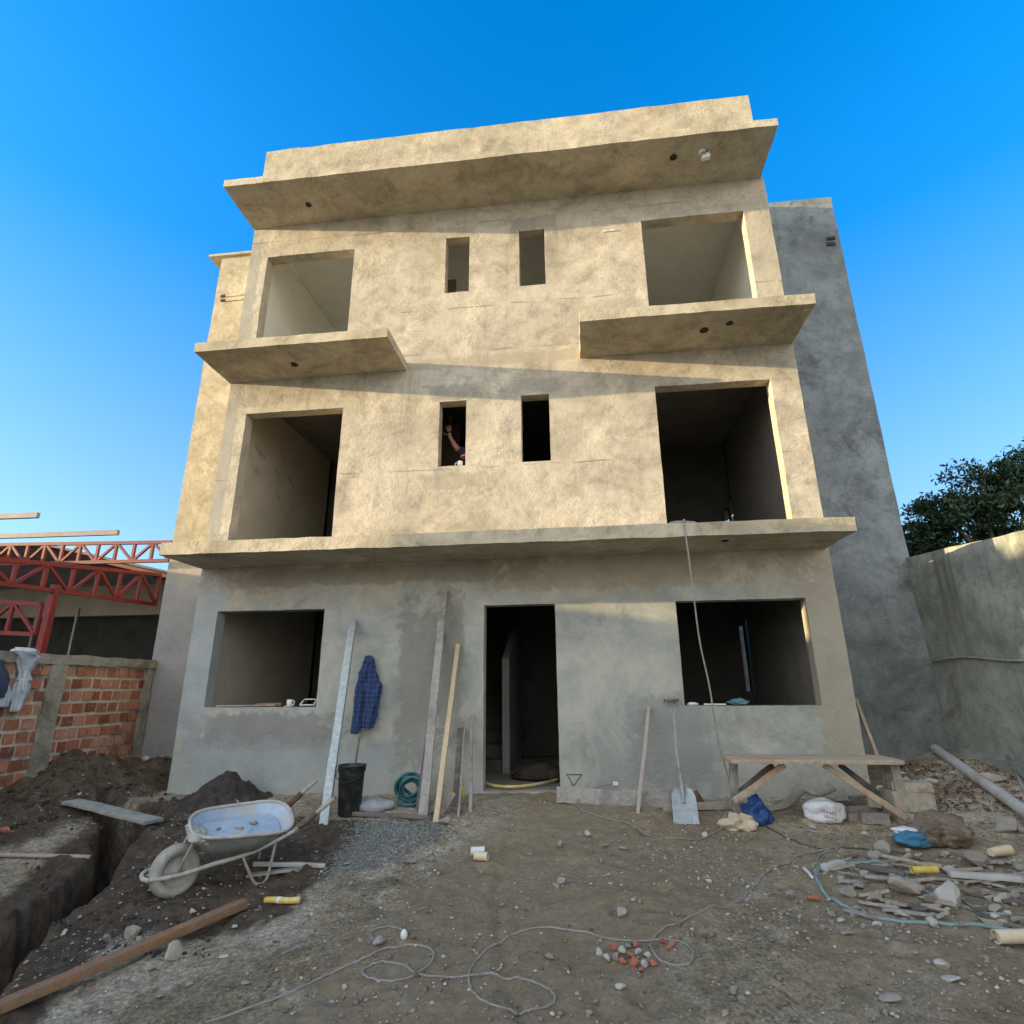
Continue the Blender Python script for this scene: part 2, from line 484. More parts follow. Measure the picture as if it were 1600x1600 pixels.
def boundary_streaks():
    mt = M['boundary']; t = mt.node_tree; n = NT(t); b = t.nodes['Principled BSDF']
    src = b.inputs['Base Color'].links[0].from_socket
    st = n.noise(1.0, 8, .7, .3, n.mapp((3.2, 3.2, .35)))
    x, y, z = n.sep()
    fall = n.ramp(n.math('MULTIPLY', z, .33), [(.25, .15), (.85, .85)])
    f = n.math('MULTIPLY', n.ramp(st, [(.52, 0), (.66, 1)]), fall)
    n.lk(n.mix(src, (.12, .115, .095), f), b.inputs['Base Color'])
boundary_streaks()

def soil():
    mt, t, b = new_mat('bare_earth'); n = NT(t)
    big = n.noise(.55, 8, .62, .6)
    col = n.ramp(big, [(.36, (.225, .18, .112)), (.5, (.325, .272, .182)), (.64, (.44, .385, .285))])
    dust = n.ramp(n.noise(1.7, 9, .7, .9), [(.50, 0), (.68, 1)])
    col = n.mix(col, (.50, .455, .365), n.math('MULTIPLY', dust, .7))
    spill = n.ramp(n.noise(2.6, 9, .74, .5, n.mapp((1, 1, 1), (7, 3, 0))), [(.60, 0), (.68, 1)])
    col = n.mix(col, (.56, .53, .46), n.math('MULTIPLY', spill, .75))
    damp = n.ramp(n.noise(1.1, 8, .7, .6, n.mapp((1, 1, 1), (2, 9, 0))), [(.56, 0), (.66, 1)])
    col = n.mix(col, (.10, .08, .055), n.math('MULTIPLY', damp, .55))
    med = n.noise(7, 9, .7, .8)
    col = n.mix(col, n.ramp(med, [(.3, .5), (.5, 1), (.7, 1.45)]), .95, 'MULTIPLY')
    fine = n.noise(42, 8, .75, .4)
    col = n.mix(col, n.ramp(fine, [(.36, .42), (.5, 1), (.64, 1.6)]), .95, 'MULTIPLY')
    grit = n.ramp(n.noise(95, 3, .6), [(.68, 0), (.73, 1)])
    col = n.mix(col, (.52, .49, .42), n.math('MULTIPLY', grit, .75))
    dk = n.math('ADD', n.attr('fresh'), n.math('MULTIPLY', n.math('SUBTRACT', n.noise(2.5, 7, .7, .8), .5), .9))
    col = n.mix(col, n.mix((.06, .044, .03), (.145, .112, .078), n.ramp(n.noise(9, 8, .7, .6), [(.4, 0), (.7, 1)])), n.ramp(dk, [(.28, 0), (.5, .95)]))
    br = n.math('ADD', n.attr('trod'), n.math('MULTIPLY', n.math('SUBTRACT', n.noise(1.5, 7, .7, .8), .5), .9))
    col = n.mix(col, n.mix((.235, .182, .108), (.33, .266, .17), n.ramp(n.noise(14, 8, .7, .6), [(.4, 0), (.7, 1)])), n.ramp(br, [(.3, 0), (.7, .8)]))
    n.lk(col, b.inputs['Base Color'])
    b.inputs['Roughness'].default_value = .97
    b.inputs['Specular IOR Level'].default_value = .15
    bn = n.bump(n.noise(6, 9, .7, .5), .035, 1)
    bn = n.bump(n.noise(30, 8, .75, .4), .016, 1, bn)
    bn = n.bump(n.noise(130, 4, .7), .0025, 1, bn)
    n.lk(bn, b.inputs['Normal'])
    return mt
M['soil'] = soil()
M['fresh'] = nmat('dark_fresh_soil', (.03, .024, .019), (.075, .06, .047), 9, .6, .97, .03, 22)
M['gravel'] = nmat('blue_grey_gravel', (.11, .125, .115), (.22, .235, .21), 30, 0, .9, 0, isl=.45)
M['pebble'] = nmat('pebble_grit', (.18, .155, .115), (.42, .385, .32), 3, 0, .9, 0, isl=.5)
M['stone'] = nmat('pale_stone', (.24, .215, .175), (.35, .32, .27), 7, .5, .9, .008, 40, c3=(.24, .21, .17), s3=5)
M['stonew'] = nmat('white_stone', (.36, .335, .29), (.48, .455, .41), 9, .5, .9, .006, 40, c3=(.36, .33, .28), s3=6)
M['stoned'] = nmat('dark_stone', (.20, .175, .145), (.30, .27, .23), 8, .5, .92, .012, 40)
M['clod'] = nmat('earth_clod', (.12, .095, .062), (.24, .20, .14), 14, .5, .97, .01, 40, c3=(.30, .27, .21), s3=1.1)
M['litter'] = nmat('dry_leaf', (.10, .045, .025), (.20, .11, .065), 3, 0, .9, 0, isl=.5)
M['redbrick'] = nmat('red_brick_fragment', (.34, .10, .055), (.46, .17, .10), 12, .4, .9, .008, 50, c3=(.42, .30, .24), s3=9)
M['mortar'] = nmat('mortar', (.50, .45, .34), (.62, .56, .43), 9, .5, .93, .015, 40, c3=(.2, .17, .13), s3=1.5)
M['post'] = nmat('rough_concrete_post', (.26, .245, .19), (.36, .335, .265), 6, .5, .93, .018, 30, c3=(.17, .16, .12), s3=2)
def brickmat():
    mt, t, b = new_mat('clay_brick'); n = NT(t)
    i = n.island()
    col = n.ramp(i, [(0, (.16, .05, .028)), (.35, (.36, .13, .07)), (.7, (.47, .20, .11)), (1, (.42, .24, .16))])
    col = n.mix(col, n.ramp(n.noise(14, 8, .7, .5), [(.3, .6), (.5, 1), (.7, 1.2)]), .9, 'MULTIPLY')
    col = n.mix(col, (.36, .31, .24), n.math('MULTIPLY', n.ramp(n.noise(6, 9, .75, 1), [(.54, 0), (.68, 1)]), .75))
    col = n.mix(col, (.06, .05, .04), n.math('MULTIPLY', n.ramp(n.noise(2.0, 8, .75, 1), [(.55, 0), (.72, 1)]), .6))
    n.lk(col, b.inputs['Base Color']); b.inputs['Roughness'].default_value = .93
    n.lk(n.bump(n.noise(45, 7, .7), .006, 1), b.inputs['Normal'])
    return mt
M['brick'] = brickmat()

def wood(name, c1, c2, c3=None, grain=1.0, rough=.8):
    mt, t, b = new_mat(name); n = NT(t, 'Object')
    g = n.noise(9, 8, .65, 2.2)
    col = n.ramp(g, [(.3, c1), (.68, c2)])
    col = n.mix(col, n.ramp(n.noise(70, 5, .6, .3), [(.3, .78), (.6, 1.08)]), .8, 'MULTIPLY')
    if c3: col = n.mix(col, c3, n.math('MULTIPLY', n.ramp(n.noise(3.2, 7, .7, .8), [(.48, 0), (.62, 1)]), .85))
    n.lk(col, b.inputs['Base Color']); b.inputs['Roughness'].default_value = rough
    n.lk(n.bump(n.noise(55, 6, .65, 1.0), .003 * grain, 1), b.inputs['Normal'])
    return mt
M['pine'] = wood('new_pine', (.50, .37, .22), (.62, .49, .32))
M['bench'] = wood('worn_bench_wood', (.34, .27, .185), (.48, .40, .29), (.40, .215, .14))
M['grey'] = wood('weathered_grey_wood', (.25, .235, .205), (.37, .35, .31), (.18, .165, .14))
M['greenish'] = wood('mortar_smeared_board', (.28, .29, .25), (.40, .41, .36), (.21, .21, .18))
M['timber'] = wood('orange_brown_timber', (.20, .105, .050), (.30, .17, .085), (.24, .15, .09))
M['dark'] = wood('dark_wet_wood', (.085, .075, .062), (.15, .135, .115), (.2, .19, .17))
M['stick'] = wood('stick_wood', (.30, .255, .20), (.42, .37, .30))
M['galv'] = nmat('cement_splashed_metal', (.33, .37, .36), (.47, .51, .49), 22, .8, .5, .003, 60, c3=(.33, .35, .35), s3=30, metal=.35)
M['steel'] = nmat('dull_steel', (.30, .30, .29), (.42, .42, .40), 14, .5, .55, .002, 60, c3=(.36, .33, .28), s3=6, metal=.6)
M['rust'] = nmat('rusty_iron', (.085, .04, .025), (.19, .095, .058), 12, .6, .85, .004, 50)
M['rebar'] = nmat('grey_brown_iron', (.12, .10, .085), (.20, .175, .15), 14, .6, .75, .003, 50)
M['redpaint'] = nmat('red_oxide_paint', (.165, .010, .008), (.23, .017, .014), 8, .4, .6, .002, 40, c3=(.14, .02, .016), s3=4)
M['barrow'] = nmat('barrow_metal', (.17, .20, .195), (.29, .31, .28), 7, .8, .6, .004, 40, c3=(.36, .29, .17), s3=4.2)
M['barrowin'] = nmat('barrow_inside', (.30, .39, .48), (.42, .51, .58), 5, .8, .55, .006, 40, c3=(.44, .42, .37), s3=5.5)
M['barrowrim'] = nmat('cement_crusted_rim', (.34, .325, .275), (.50, .48, .42), 12, .5, .85, .006, 40)
M['tyre'] = nmat('muddy_tyre', (.30, .29, .235), (.43, .41, .33), 9, .8, .9, .004, 50, c3=(.20, .22, .21), s3=4)
M['plasticblk'] = nmat('black_plastic', (.010, .010, .010), (.018, .017, .016), 8, .3, .6, .001, 60, c3=(.05, .048, .042), s3=9)
M['tealhose'] = nmat('teal_hose', (.025, .10, .125), (.05, .17, .19), 12, .4, .5, .001, 60)
M['greenhose'] = nmat('clear_green_hose', (.15, .22, .20), (.24, .32, .29), 10, .4, .45, .001, 60)
M['yellow'] = nmat('yellow_plastic', (.55, .40, .04), (.66, .52, .12), 10, .4, .5, .001, 60, c3=(.60, .58, .42), s3=4)
M['pvc'] = nmat('grey_pvc', (.42, .41, .38), (.52, .51, .48), 5, .4, .5, .001, 60, c3=(.36, .33, .28), s3=3)
M['cream'] = nmat('cream_tube', (.62, .50, .33), (.72, .61, .44), 5, .4, .6, .001, 60)
M['whiteplastic'] = nmat('white_plastic', (.66, .66, .63), (.76, .76, .74), 5, .4, .45, .001, 60)
M['cable'] = nmat('dusty_grey_cable', (.20, .185, .155), (.30, .28, .24), 14, .4, .7, .001, 60)
M['cabledark'] = nmat('dark_cable', (.05, .045, .038), (.10, .09, .075), 14, .4, .7, .001, 60)
M['blue'] = nmat('blue_bag', (.010, .05, .17), (.018, .085, .26), 7, .5, .4, .035, 13)
M['whitebag'] = nmat('white_sack', (.58, .60, .62), (.70, .72, .73), 6, .5, .5, .025, 11, c3=(.47, .47, .45), s3=4)
M['beige'] = nmat('beige_cloth', (.46, .37, .25), (.60, .50, .36), 7, .5, .9, .03, 13)
M['brownsack'] = nmat('muddy_sack', (.12, .09, .06), (.22, .175, .125), 7, 1.2, .85, .05, 9, c3=(.30, .26, .20), s3=5, stretch=(1, 1, 2.2))
M['greysack'] = nmat('grey_sack', (.26, .28, .28), (.36, .375, .37), 7, .6, .8, .008, 24)
M['hoodie'] = nmat('grey_hoodie_cloth', (.36, .40, .43), (.48, .52, .55), 8, .5, .95, .006, 30)
M['denim'] = nmat('navy_cloth', (.022, .038, .07), (.05, .075, .12), 10, .5, .95, .006, 30)
M['redink'] = nmat('red_print', (.42, .035, .05), (.50, .06, .07), 10)
M['boxes'] = nmat('cement_coated_block', (.36, .31, .235), (.47, .415, .32), 7, .5, .92, .01, 40, c3=(.28, .235, .175), s3=4)
M['skin'] = nmat('skin', (.30, .165, .11), (.36, .20, .14), 12, .3, .6, .001, 60)
M['hair'] = nmat('dark_hair', (.012, .010, .009), (.02, .016, .013), 30)
M['shirt'] = nmat('dark_shirt', (.012, .014, .022), (.025, .028, .04), 14, .4, .9, .003, 40)
M['redshirt'] = nmat('red_trim', (.50, .03, .06), (.60, .06, .09), 14, .4, .9, .003, 40)
M['trousers'] = nmat('grey_trousers', (.06, .06, .065), (.09, .09, .095), 14, .4, .9, .003, 40)
M['ply'] = wood('brown_plywood', (.17, .11, .065), (.23, .155, .095))
M['sheet'] = nmat('roof_sheet', (.20, .185, .185), (.28, .265, .265), 4, .4, .7, .002, 40)
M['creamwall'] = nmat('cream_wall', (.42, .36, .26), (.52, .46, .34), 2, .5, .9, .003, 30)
M['gloomwall'] = nmat('shed_wall_gloom', (.035, .037, .032), (.06, .06, .05), 2, .5, .9, .004, 30)  # near-black colour stands in for the shade inside the shed
M['blockerwall'] = nmat('shade_blocker_render', (.46, .42, .35), (.55, .50, .42), 2, .5, .9, .004, 30)
M['purlin'] = nmat('pale_steel_tube', (.20, .16, .16), (.27, .23, .23), 10, .4, .6, .001, 40)
M['bark'] = nmat('bark', (.07, .055, .04), (.13, .10, .075), 12, .5, .95, .02, 20, stretch=(1, 1, .25))
def leafmat(name, a, bcol):
    mt, t, b = new_mat(name); n = NT(t)
    n.lk(n.ramp(n.island(), [(0, a), (1, bcol)]), b.inputs['Base Color'])
    b.inputs['Roughness'].default_value = .5
    try: b.inputs['Transmission Weight'].default_value = 0.0
    except KeyError: pass
    return mt
M['leaf'] = leafmat('leaf', (.018, .04, .012), (.055, .10, .03))
M['leafd'] = leafmat('leaf_dark', (.012, .03, .014), (.03, .06, .024))
def checkmat():
    mt, t, b = new_mat('blue_checked_cloth'); n = NT(t)
    x, y, z = n.sep()
    def lines(c, sc, lo):
        return n.ramp(n.math('FRACT', n.math('MULTIPLY', c, sc)), [(lo, 0), (lo + .06, 1), (.95, 1), (1.0, 0)])
    wav = n.math('MULTIPLY', n.math('SUBTRACT', n.noise(5, 3), .5), .08)
    a = lines(n.math('ADD', z, wav), 17, .74); c = lines(n.math('ADD', x, wav), 19, .76)
    f = n.math('MULTIPLY', n.math('ADD', a, c), .5)
    col = n.mix((.022, .046, .135), (.075, .115, .235), f)
    col = n.mix(col, n.ramp(n.noise(12, 6), [(.3, .75), (.7, 1.15)]), .8, 'MULTIPLY')
    n.lk(col, b.inputs['Base Color']); b.inputs['Roughness'].default_value = .95
    n.lk(n.bump(n.noise(16, 6, .6, .8), .012, 1), b.inputs['Normal'])
    return mt
M['check'] = checkmat()

# ------------------------------------------------------------------ the ground, one sheet with the trench cut in
TR_R = [(232, 1292), (208, 1319), (183, 1358), (152, 1392), (110, 1428), (79, 1454), (56, 1493), (17, 1535), (-70, 1610)]
TR_L = [(150, 1270), (156, 1285), (152, 1307), (142, 1338), (121, 1358), (84, 1395), (28, 1428), (-50, 1470)]
trp = [gp(*q) for q in TR_R] + [gp(*q) for q in reversed(TR_L)]
# carry the ditch on towards the camera side and back towards the house corner
e0, e1 = trp[len(TR_R) - 1], trp[len(TR_R)]
trp = trp[:len(TR_R)] + [Vector((e0.x + .35, e0.y - 2.0, 0)), Vector((e1.x + .30, e1.y - 2.2, 0))] + trp[len(TR_R):]
a0, a1 = trp[0], trp[-1]
trp = trp + [Vector((a1.x - .45, a1.y + .55, 0)), Vector((a0.x - .40, a0.y + .60, 0))]
TRP = np.array([(q.x, q.y) for q in trp])

def sdf(px, py, poly):
    d = np.full(px.shape, 1e9); s_ = np.ones(px.shape)
    n_ = len(poly)
    for i in range(n_):
        a = poly[i]; b = poly[i - 1]
        ex, ey = b[0] - a[0], b[1] - a[1]
        wx, wy = px - a[0], py - a[1]
        t = np.clip((wx * ex + wy * ey) / (ex * ex + ey * ey + 1e-12), 0, 1)
        d = np.minimum(d, (wx - ex * t) ** 2 + (wy - ey * t) ** 2)
        c1 = py >= a[1]; c2 = py < b[1]; c3 = ex * wy > ey * wx
        flip = (c1 & c2 & c3) | (~c1 & ~c2 & ~c3)
        s_ = np.where(flip, -s_, s_)
    return s_ * np.sqrt(d)

def axis(lo, hi, step, far):
    a = list(np.arange(lo, hi + 1e-6, step))
    s_ = step; v = hi
    while v < far:
        s_ *= 1.35; v += s_; a.append(v)
    s_ = step; v = lo
    while v > -far:
        s_ *= 1.35; v -= s_; a.insert(0, v)
    return np.array(a)

gx = axis(-6.4, 6.2, 0.03, 160); gy = axis(-7.6, 1.4, 0.03, 160)
X, Y = np.meshgrid(gx, gy)
Z = ground(X, Y)
near = ss((Y + 8) / 1) * ss((2.2 - Y)) * ss((8 - np.abs(X)))
td = sdf(X, Y, TRP) + 0.05 * fbm(X * 3, Y * 3, 21, 4)
heap = ss((-X - 3.7) / 1.0) * ss((Y + 2.6) / 1.2)                                   # loose soil by the brick wall
fresh = np.clip(ss((0.55 - np.abs(td)) / .5) * ss((X + 4.2) / .8) + 0.95 * heap + .95 * ss((X + 3.0) / .5) * ss((-.75 - X) / .6) * ss((Y + 3.3) / .6) * ss((-.9 - Y) / .5), 0, 1)
lump = np.abs(fbm(X * 5.5, Y * 5.5, 31, 4))
Z = Z + near * (0.007 * fbm(X * 9, Y * 9, 5, 3) + 0.05 * fresh * (lump - .3) + heap * .06 * np.abs(fbm(X * 2.2, Y * 2.2, 41, 4)))
gau = lambda cx, cy, sx, sy: np.exp(-((X - cx) / sx) ** 2 - ((Y - cy) / sy) ** 2)
Z = Z + near * (.20 + .16 * fbm(X * 4, Y * 4, 51, 4)) * gau(-5.05, -.1, .36, .42)
Z = Z + near * (.13 + .12 * fbm(X * 4, Y * 4, 52, 4)) * gau(-4.6, .75, .4, .5)
Z = Z + near * .05 * gau(5.35, .3, .3, 1.2) * (1 + .5 * fbm(X * 4, Y * 4, 53, 4))
Z = Z - near * .85 * ss((-td + .015) / .10) * (1 + .12 * fbm(X * 2, Y * 2, 8, 3))
rr_ = np.random.RandomState(4)
for _k in range(70):                                                                # footprints and trampled hollows
    cx_, cy_ = rr_.uniform(-.8, 3.6), rr_.uniform(-5.3, -1.0); an_ = rr_.uniform(0, 3.14)
    ix = slice(np.searchsorted(gx, cx_ - .3), np.searchsorted(gx, cx_ + .3)); iy = slice(np.searchsorted(gy, cy_ - .3), np.searchsorted(gy, cy_ + .3))
    dx_, dy_ = X[iy, ix] - cx_, Y[iy, ix] - cy_
    u_ = (dx_ * math.cos(an_) + dy_ * math.sin(an_)) / .15; v_ = (-dx_ * math.sin(an_) + dy_ * math.cos(an_)) / .065
    q_ = u_ ** 2 + v_ ** 2
    Z[iy, ix] += -.020 * np.exp(-q_ ** 2) + .008 * np.exp(-(q_ - 1.9) ** 2)
for off_ in (0,):                                                                   # a wheelbarrow rut
    dr_ = np.abs(X - (.55 + .35 * np.sin(Y * .8 + 1) - .25 * (Y + 2)))
    Z += near * ((-.018) * np.exp(-(dr_ / .035) ** 2) + .008 * np.exp(-((dr_ - .07) / .03) ** 2)) * ss((-1.2 - Y) / .5)
inside = ((Y > .05) & (np.abs(X) < 4.0)) | ((Y > 1.18) & (np.abs(X) < 5.4) & (Y < 9))
Z = np.where(inside, np.minimum(Z, -.2), Z)
trod = ss((1.6 - np.abs(X - .9 - .25 * (Y + 2))) / 1.2) * ss((Y + 5.2) / 1.5) + .6 * ss((X - 1.5) / 1) * ss((5 - X) / 1) * ss((Y + 5) / 1) * ss((-.6 - Y) / .7)
ny, nx = X.shape
me = bpy.data.meshes.new('ground')
ids = np.arange(nx * ny).reshape(ny, nx)
quads = np.stack([ids[:-1, :-1], ids[:-1, 1:], ids[1:, 1:], ids[1:, :-1]], -1).reshape(-1, 4)
me.vertices.add(nx * ny)
me.vertices.foreach_set('co', np.stack([X, Y, Z], -1).reshape(-1))
me.loops.add(quads.size); me.loops.foreach_set('vertex_index', quads.reshape(-1))
me.polygons.add(len(quads))
me.polygons.foreach_set('loop_start', np.arange(0, quads.size, 4))
me.polygons.foreach_set('loop_total', np.full(len(quads), 4))
me.polygons.foreach_set('use_smooth', np.ones(len(quads), bool))
me.update()
for nm, arr in (('fresh', fresh * near), ('trod', np.clip(trod, 0, 1) * near)):
    at_ = me.attributes.new(nm, 'FLOAT', 'POINT'); at_.data.foreach_set('value', arr.reshape(-1).astype(np.float32))
me.materials.append(M['soil'])
go = bpy.data.objects.new('ground', me); COL.objects.link(go)
tag(go, kind='structure')

def surf(x, y):
    """height of the finished ground mesh"""
    i = int(np.clip(np.searchsorted(gx, x), 1, nx - 1)); j = int(np.clip(np.searchsorted(gy, y), 1, ny - 1))
    return float(Z[j - 1:j + 1, i - 1:i + 1].mean())

def on(px, py, dz=0.0):
    p = gp(px, py)
    return Vector((p.x, p.y, surf(p.x, p.y) + dz))

# ------------------------------------------------------------------ the unfinished house
B = thing('unfinished_house', 'three storey unfinished concrete house with empty window openings and cantilevered slabs', 'house', (0, 0, 0))
W = 4.05

def wallgrid(name, x0, x1, z0, z1, holes, y0, y1, mat, parent, step=.075, amp=.006, chip=.004):
    def cuts(lo, hi, hs):
        ks = sorted(set([lo, hi] + [h for h in hs if lo < h < hi])); out = []
        for a, b in zip(ks, ks[1:]):
            n = max(1, int(round((b - a) / step)))
            out += [a + (b - a) * i / n for i in range(n)]
        return out + [hi]
    xs = cuts(x0, x1, [h[i] for h in holes for i in (0, 1)]); zs = cuts(z0, z1, [h[i] for h in holes for i in (2, 3)])
    def solid(i, k):
        if i < 0 or k < 0 or i >= len(xs) - 1 or k >= len(zs) - 1: return False
        cx, cz = (xs[i] + xs[i + 1]) / 2, (zs[k] + zs[k + 1]) / 2
        return not any(h[0] < cx < h[1] and h[2] < cz < h[3] for h in holes)
    b = MB(); idx = {}
    def vid(i, k, l):
        key = (i, k, l)
        if key not in idx:
            q = (xs[i], y0 if l == 0 else y1, zs[k])
            o = nvec(q, 1.6, 5) * amp + nvec(q, 6, 9) * amp * .6 + nvec(q, 19, 3) * chip
            if l == 1: o *= .4
            idx[key] = len(b.v); b.v.append((q[0] + o.x * .7, q[1] + o.y, q[2] + o.z * .7))
        return idx[key]
    def quad(*a): b.f.append(tuple(vid(*q) for q in a)); b.mi.append(0)
    for i in range(len(xs) - 1):
        for k in range(len(zs) - 1):
            if not solid(i, k): continue
            quad((i, k, 0), (i + 1, k, 0), (i + 1, k + 1, 0), (i, k + 1, 0))
            quad((i, k, 1), (i, k + 1, 1), (i + 1, k + 1, 1), (i + 1, k, 1))
            if not solid(i - 1, k): quad((i, k, 0), (i, k + 1, 0), (i, k + 1, 1), (i, k, 1))
            if not solid(i + 1, k): quad((i + 1, k, 0), (i + 1, k, 1), (i + 1, k + 1, 1), (i + 1, k + 1, 0))
            if not solid(i, k - 1): quad((i, k, 0), (i, k, 1), (i + 1, k, 1), (i + 1, k, 0))
            if not solid(i, k + 1): quad((i, k + 1, 0), (i + 1, k + 1, 0), (i + 1, k + 1, 1), (i, k + 1, 1))
    return b.build(name, mat, parent, auto=35)

HOLES = [(-.15, .735, -.02, 2.105), (-3.725, -2.243, .904, 2.108), (2.194, 3.689, .901, 2.103),
         (-3.728, -2.24, 2.835, 5.005), (2.178, 3.688, 2.835, 5.02), (-.809, -.424, 4.009, 4.997), (.347, .737, 4.016, 5.013),
         (-3.752, -2.28, 5.67, 7.815), (2.20, 3.692, 5.67, 7.83), (-.795, -.423, 6.829, 7.845), (.346, .735, 6.838, 7.853)]
wallgrid('facade_wall', -W, W, -.35, 8.43, HOLES, 0, .18, M['facade'], B)

MB().rbox((-4.065, -.853, 8.405), (4.0, .05, 8.53), .12, .007, 4, 1).build('roof_slab', M['slab'], B, auto=40)
MB().rbox((-3.455, -.835, 8.525), (3.685, -.68, 9.03), .12, .008, 3, 2).rbox((-3.45, -.69, 8.525), (-3.3, 1.15, 9.02), .15, .006, 3, 2).rbox((3.53, -.69, 8.525), (3.68, 1.15, 9.02), .15, .006, 3, 2).build('parapet', M['slab'], B, auto=40)
MB().rbox((-4.06, -.85, 5.535), (-1.322, .05, 5.672), .10, .008, 4, 3).build('balcony_slab', M['slab'], B, auto=40)
MB().rbox((1.19, -.85, 5.54), (4.04, .05, 5.685), .10, .008, 4, 4).build('balcony_slab', M['slab'], B, auto=40)
MB().rbox((-4.035, -.845, 2.69), (4.01, .05, 2.845), .10, .010, 3, 5).build('canopy_slab', M['slab'], B, auto=40)
# floors, ceilings and rooms
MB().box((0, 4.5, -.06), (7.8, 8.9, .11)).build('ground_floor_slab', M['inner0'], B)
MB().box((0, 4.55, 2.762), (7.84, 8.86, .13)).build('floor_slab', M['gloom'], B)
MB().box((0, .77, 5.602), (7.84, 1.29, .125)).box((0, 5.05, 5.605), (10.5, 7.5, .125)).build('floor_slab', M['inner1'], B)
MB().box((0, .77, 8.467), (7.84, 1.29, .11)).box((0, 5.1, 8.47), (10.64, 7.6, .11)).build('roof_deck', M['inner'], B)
M['tanroom'] = nmat('interior_render_tan', (.60, .535, .41), (.50, .445, .34), 2.0, .6, .9, .004, 20)
for sx in (-1, 1):
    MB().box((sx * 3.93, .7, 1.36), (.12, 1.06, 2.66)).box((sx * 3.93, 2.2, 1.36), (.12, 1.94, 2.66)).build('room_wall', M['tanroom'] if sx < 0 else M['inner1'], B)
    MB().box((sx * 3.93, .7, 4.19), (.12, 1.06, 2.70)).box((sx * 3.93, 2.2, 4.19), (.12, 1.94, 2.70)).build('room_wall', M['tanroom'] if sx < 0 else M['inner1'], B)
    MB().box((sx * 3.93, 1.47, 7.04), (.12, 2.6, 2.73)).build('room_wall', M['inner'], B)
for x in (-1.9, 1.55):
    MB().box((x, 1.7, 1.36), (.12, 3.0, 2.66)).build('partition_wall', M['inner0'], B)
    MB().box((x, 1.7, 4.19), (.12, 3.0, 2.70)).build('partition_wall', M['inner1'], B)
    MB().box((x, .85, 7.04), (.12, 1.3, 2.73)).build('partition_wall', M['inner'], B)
MB().box((.6, 3.6, 7.04), (.12, 1.6, 2.73)).build('partition_wall', M['inner'], B)  # unseen wall added to bounce sunlight into the top-floor rooms
g0 = pl(1153, 978, y=3.3); g1 = pl(1183, 1080, y=3.3)
o0 = pl(1130, 796, y=3.3)
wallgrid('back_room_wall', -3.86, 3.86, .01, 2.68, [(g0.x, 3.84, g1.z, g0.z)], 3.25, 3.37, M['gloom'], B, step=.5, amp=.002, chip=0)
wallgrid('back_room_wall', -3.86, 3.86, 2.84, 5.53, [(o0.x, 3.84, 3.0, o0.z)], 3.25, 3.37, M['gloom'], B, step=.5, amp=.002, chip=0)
# staircase seen through the door
MB().add([(-.10, 1.3, 0), (-.10, 2.9, 0), (-.10, 2.9, 2.3), (-.10, 1.3, 1.52), (.0, 1.3, 0), (.0, 2.9, 0), (.0, 2.9, 2.3), (.0, 1.3, 1.52)],
         [(0, 1, 2, 3), (7, 6, 5, 4), (0, 4, 5, 1), (1, 5, 6, 2), (2, 6, 7, 3), (3, 7, 4, 0)]).build('stair_wall', M['innerdark'], B)
st = MB()
for k in range(9): st.box((-.55, 1.45 + .24 * k, .085 + .085 * k), (.86, .24, .17 + .17 * k - .002))
st.build('staircase', M['gloom'], B)
# wider block behind
YB = 1.10
rl = MB().rbox((-5.42, YB, -.3), (-3.99, YB + .17, 8.99), .12, .008, 2.5, 6)
rl.build('rear_wall', M['sideL'], B, auto=40)
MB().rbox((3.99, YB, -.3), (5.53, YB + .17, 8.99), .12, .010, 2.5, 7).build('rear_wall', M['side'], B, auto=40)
MB().rbox((-3.98, YB + .01, 8.53), (3.98, YB + .16, 8.98), .2, .005, 2.5, 7).build('rear_parapet', M['slab'], B, auto=40)
MB().rbox((-5.66, YB - .05, 8.955), (-4.06, YB + .5, 9.0), .12, .004, 4, 8).build('coping_slab', M['slab'], B, auto=40)
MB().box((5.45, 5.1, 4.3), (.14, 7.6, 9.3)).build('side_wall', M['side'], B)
MB().box((-5.34, 5.1, 2.6), (.14, 7.6, 5.9)).box((-5.34, 1.7, 7.27), (.14, .8, 3.4)).box((-5.34, 7.9, 7.27), (.14, 2.0, 3.4)).box((-5.34, 4.5, 8.6), (.14, 4.8, .76)).box((-5.34, 4.5, 5.8), (.14, 4.8, .5)).build('side_wall', M['sideL'], B)  # top-floor opening out of view, added so sunlight brightens the rooms
wallgrid('back_wall', -5.40, 5.50, -.3, 5.6, [(4.05, 5.3, .2, 2.55), (4.05, 5.3, 3.0, 5.45)], 6.6, 6.75, M['side'], B, step=.6, amp=.002, chip=0)
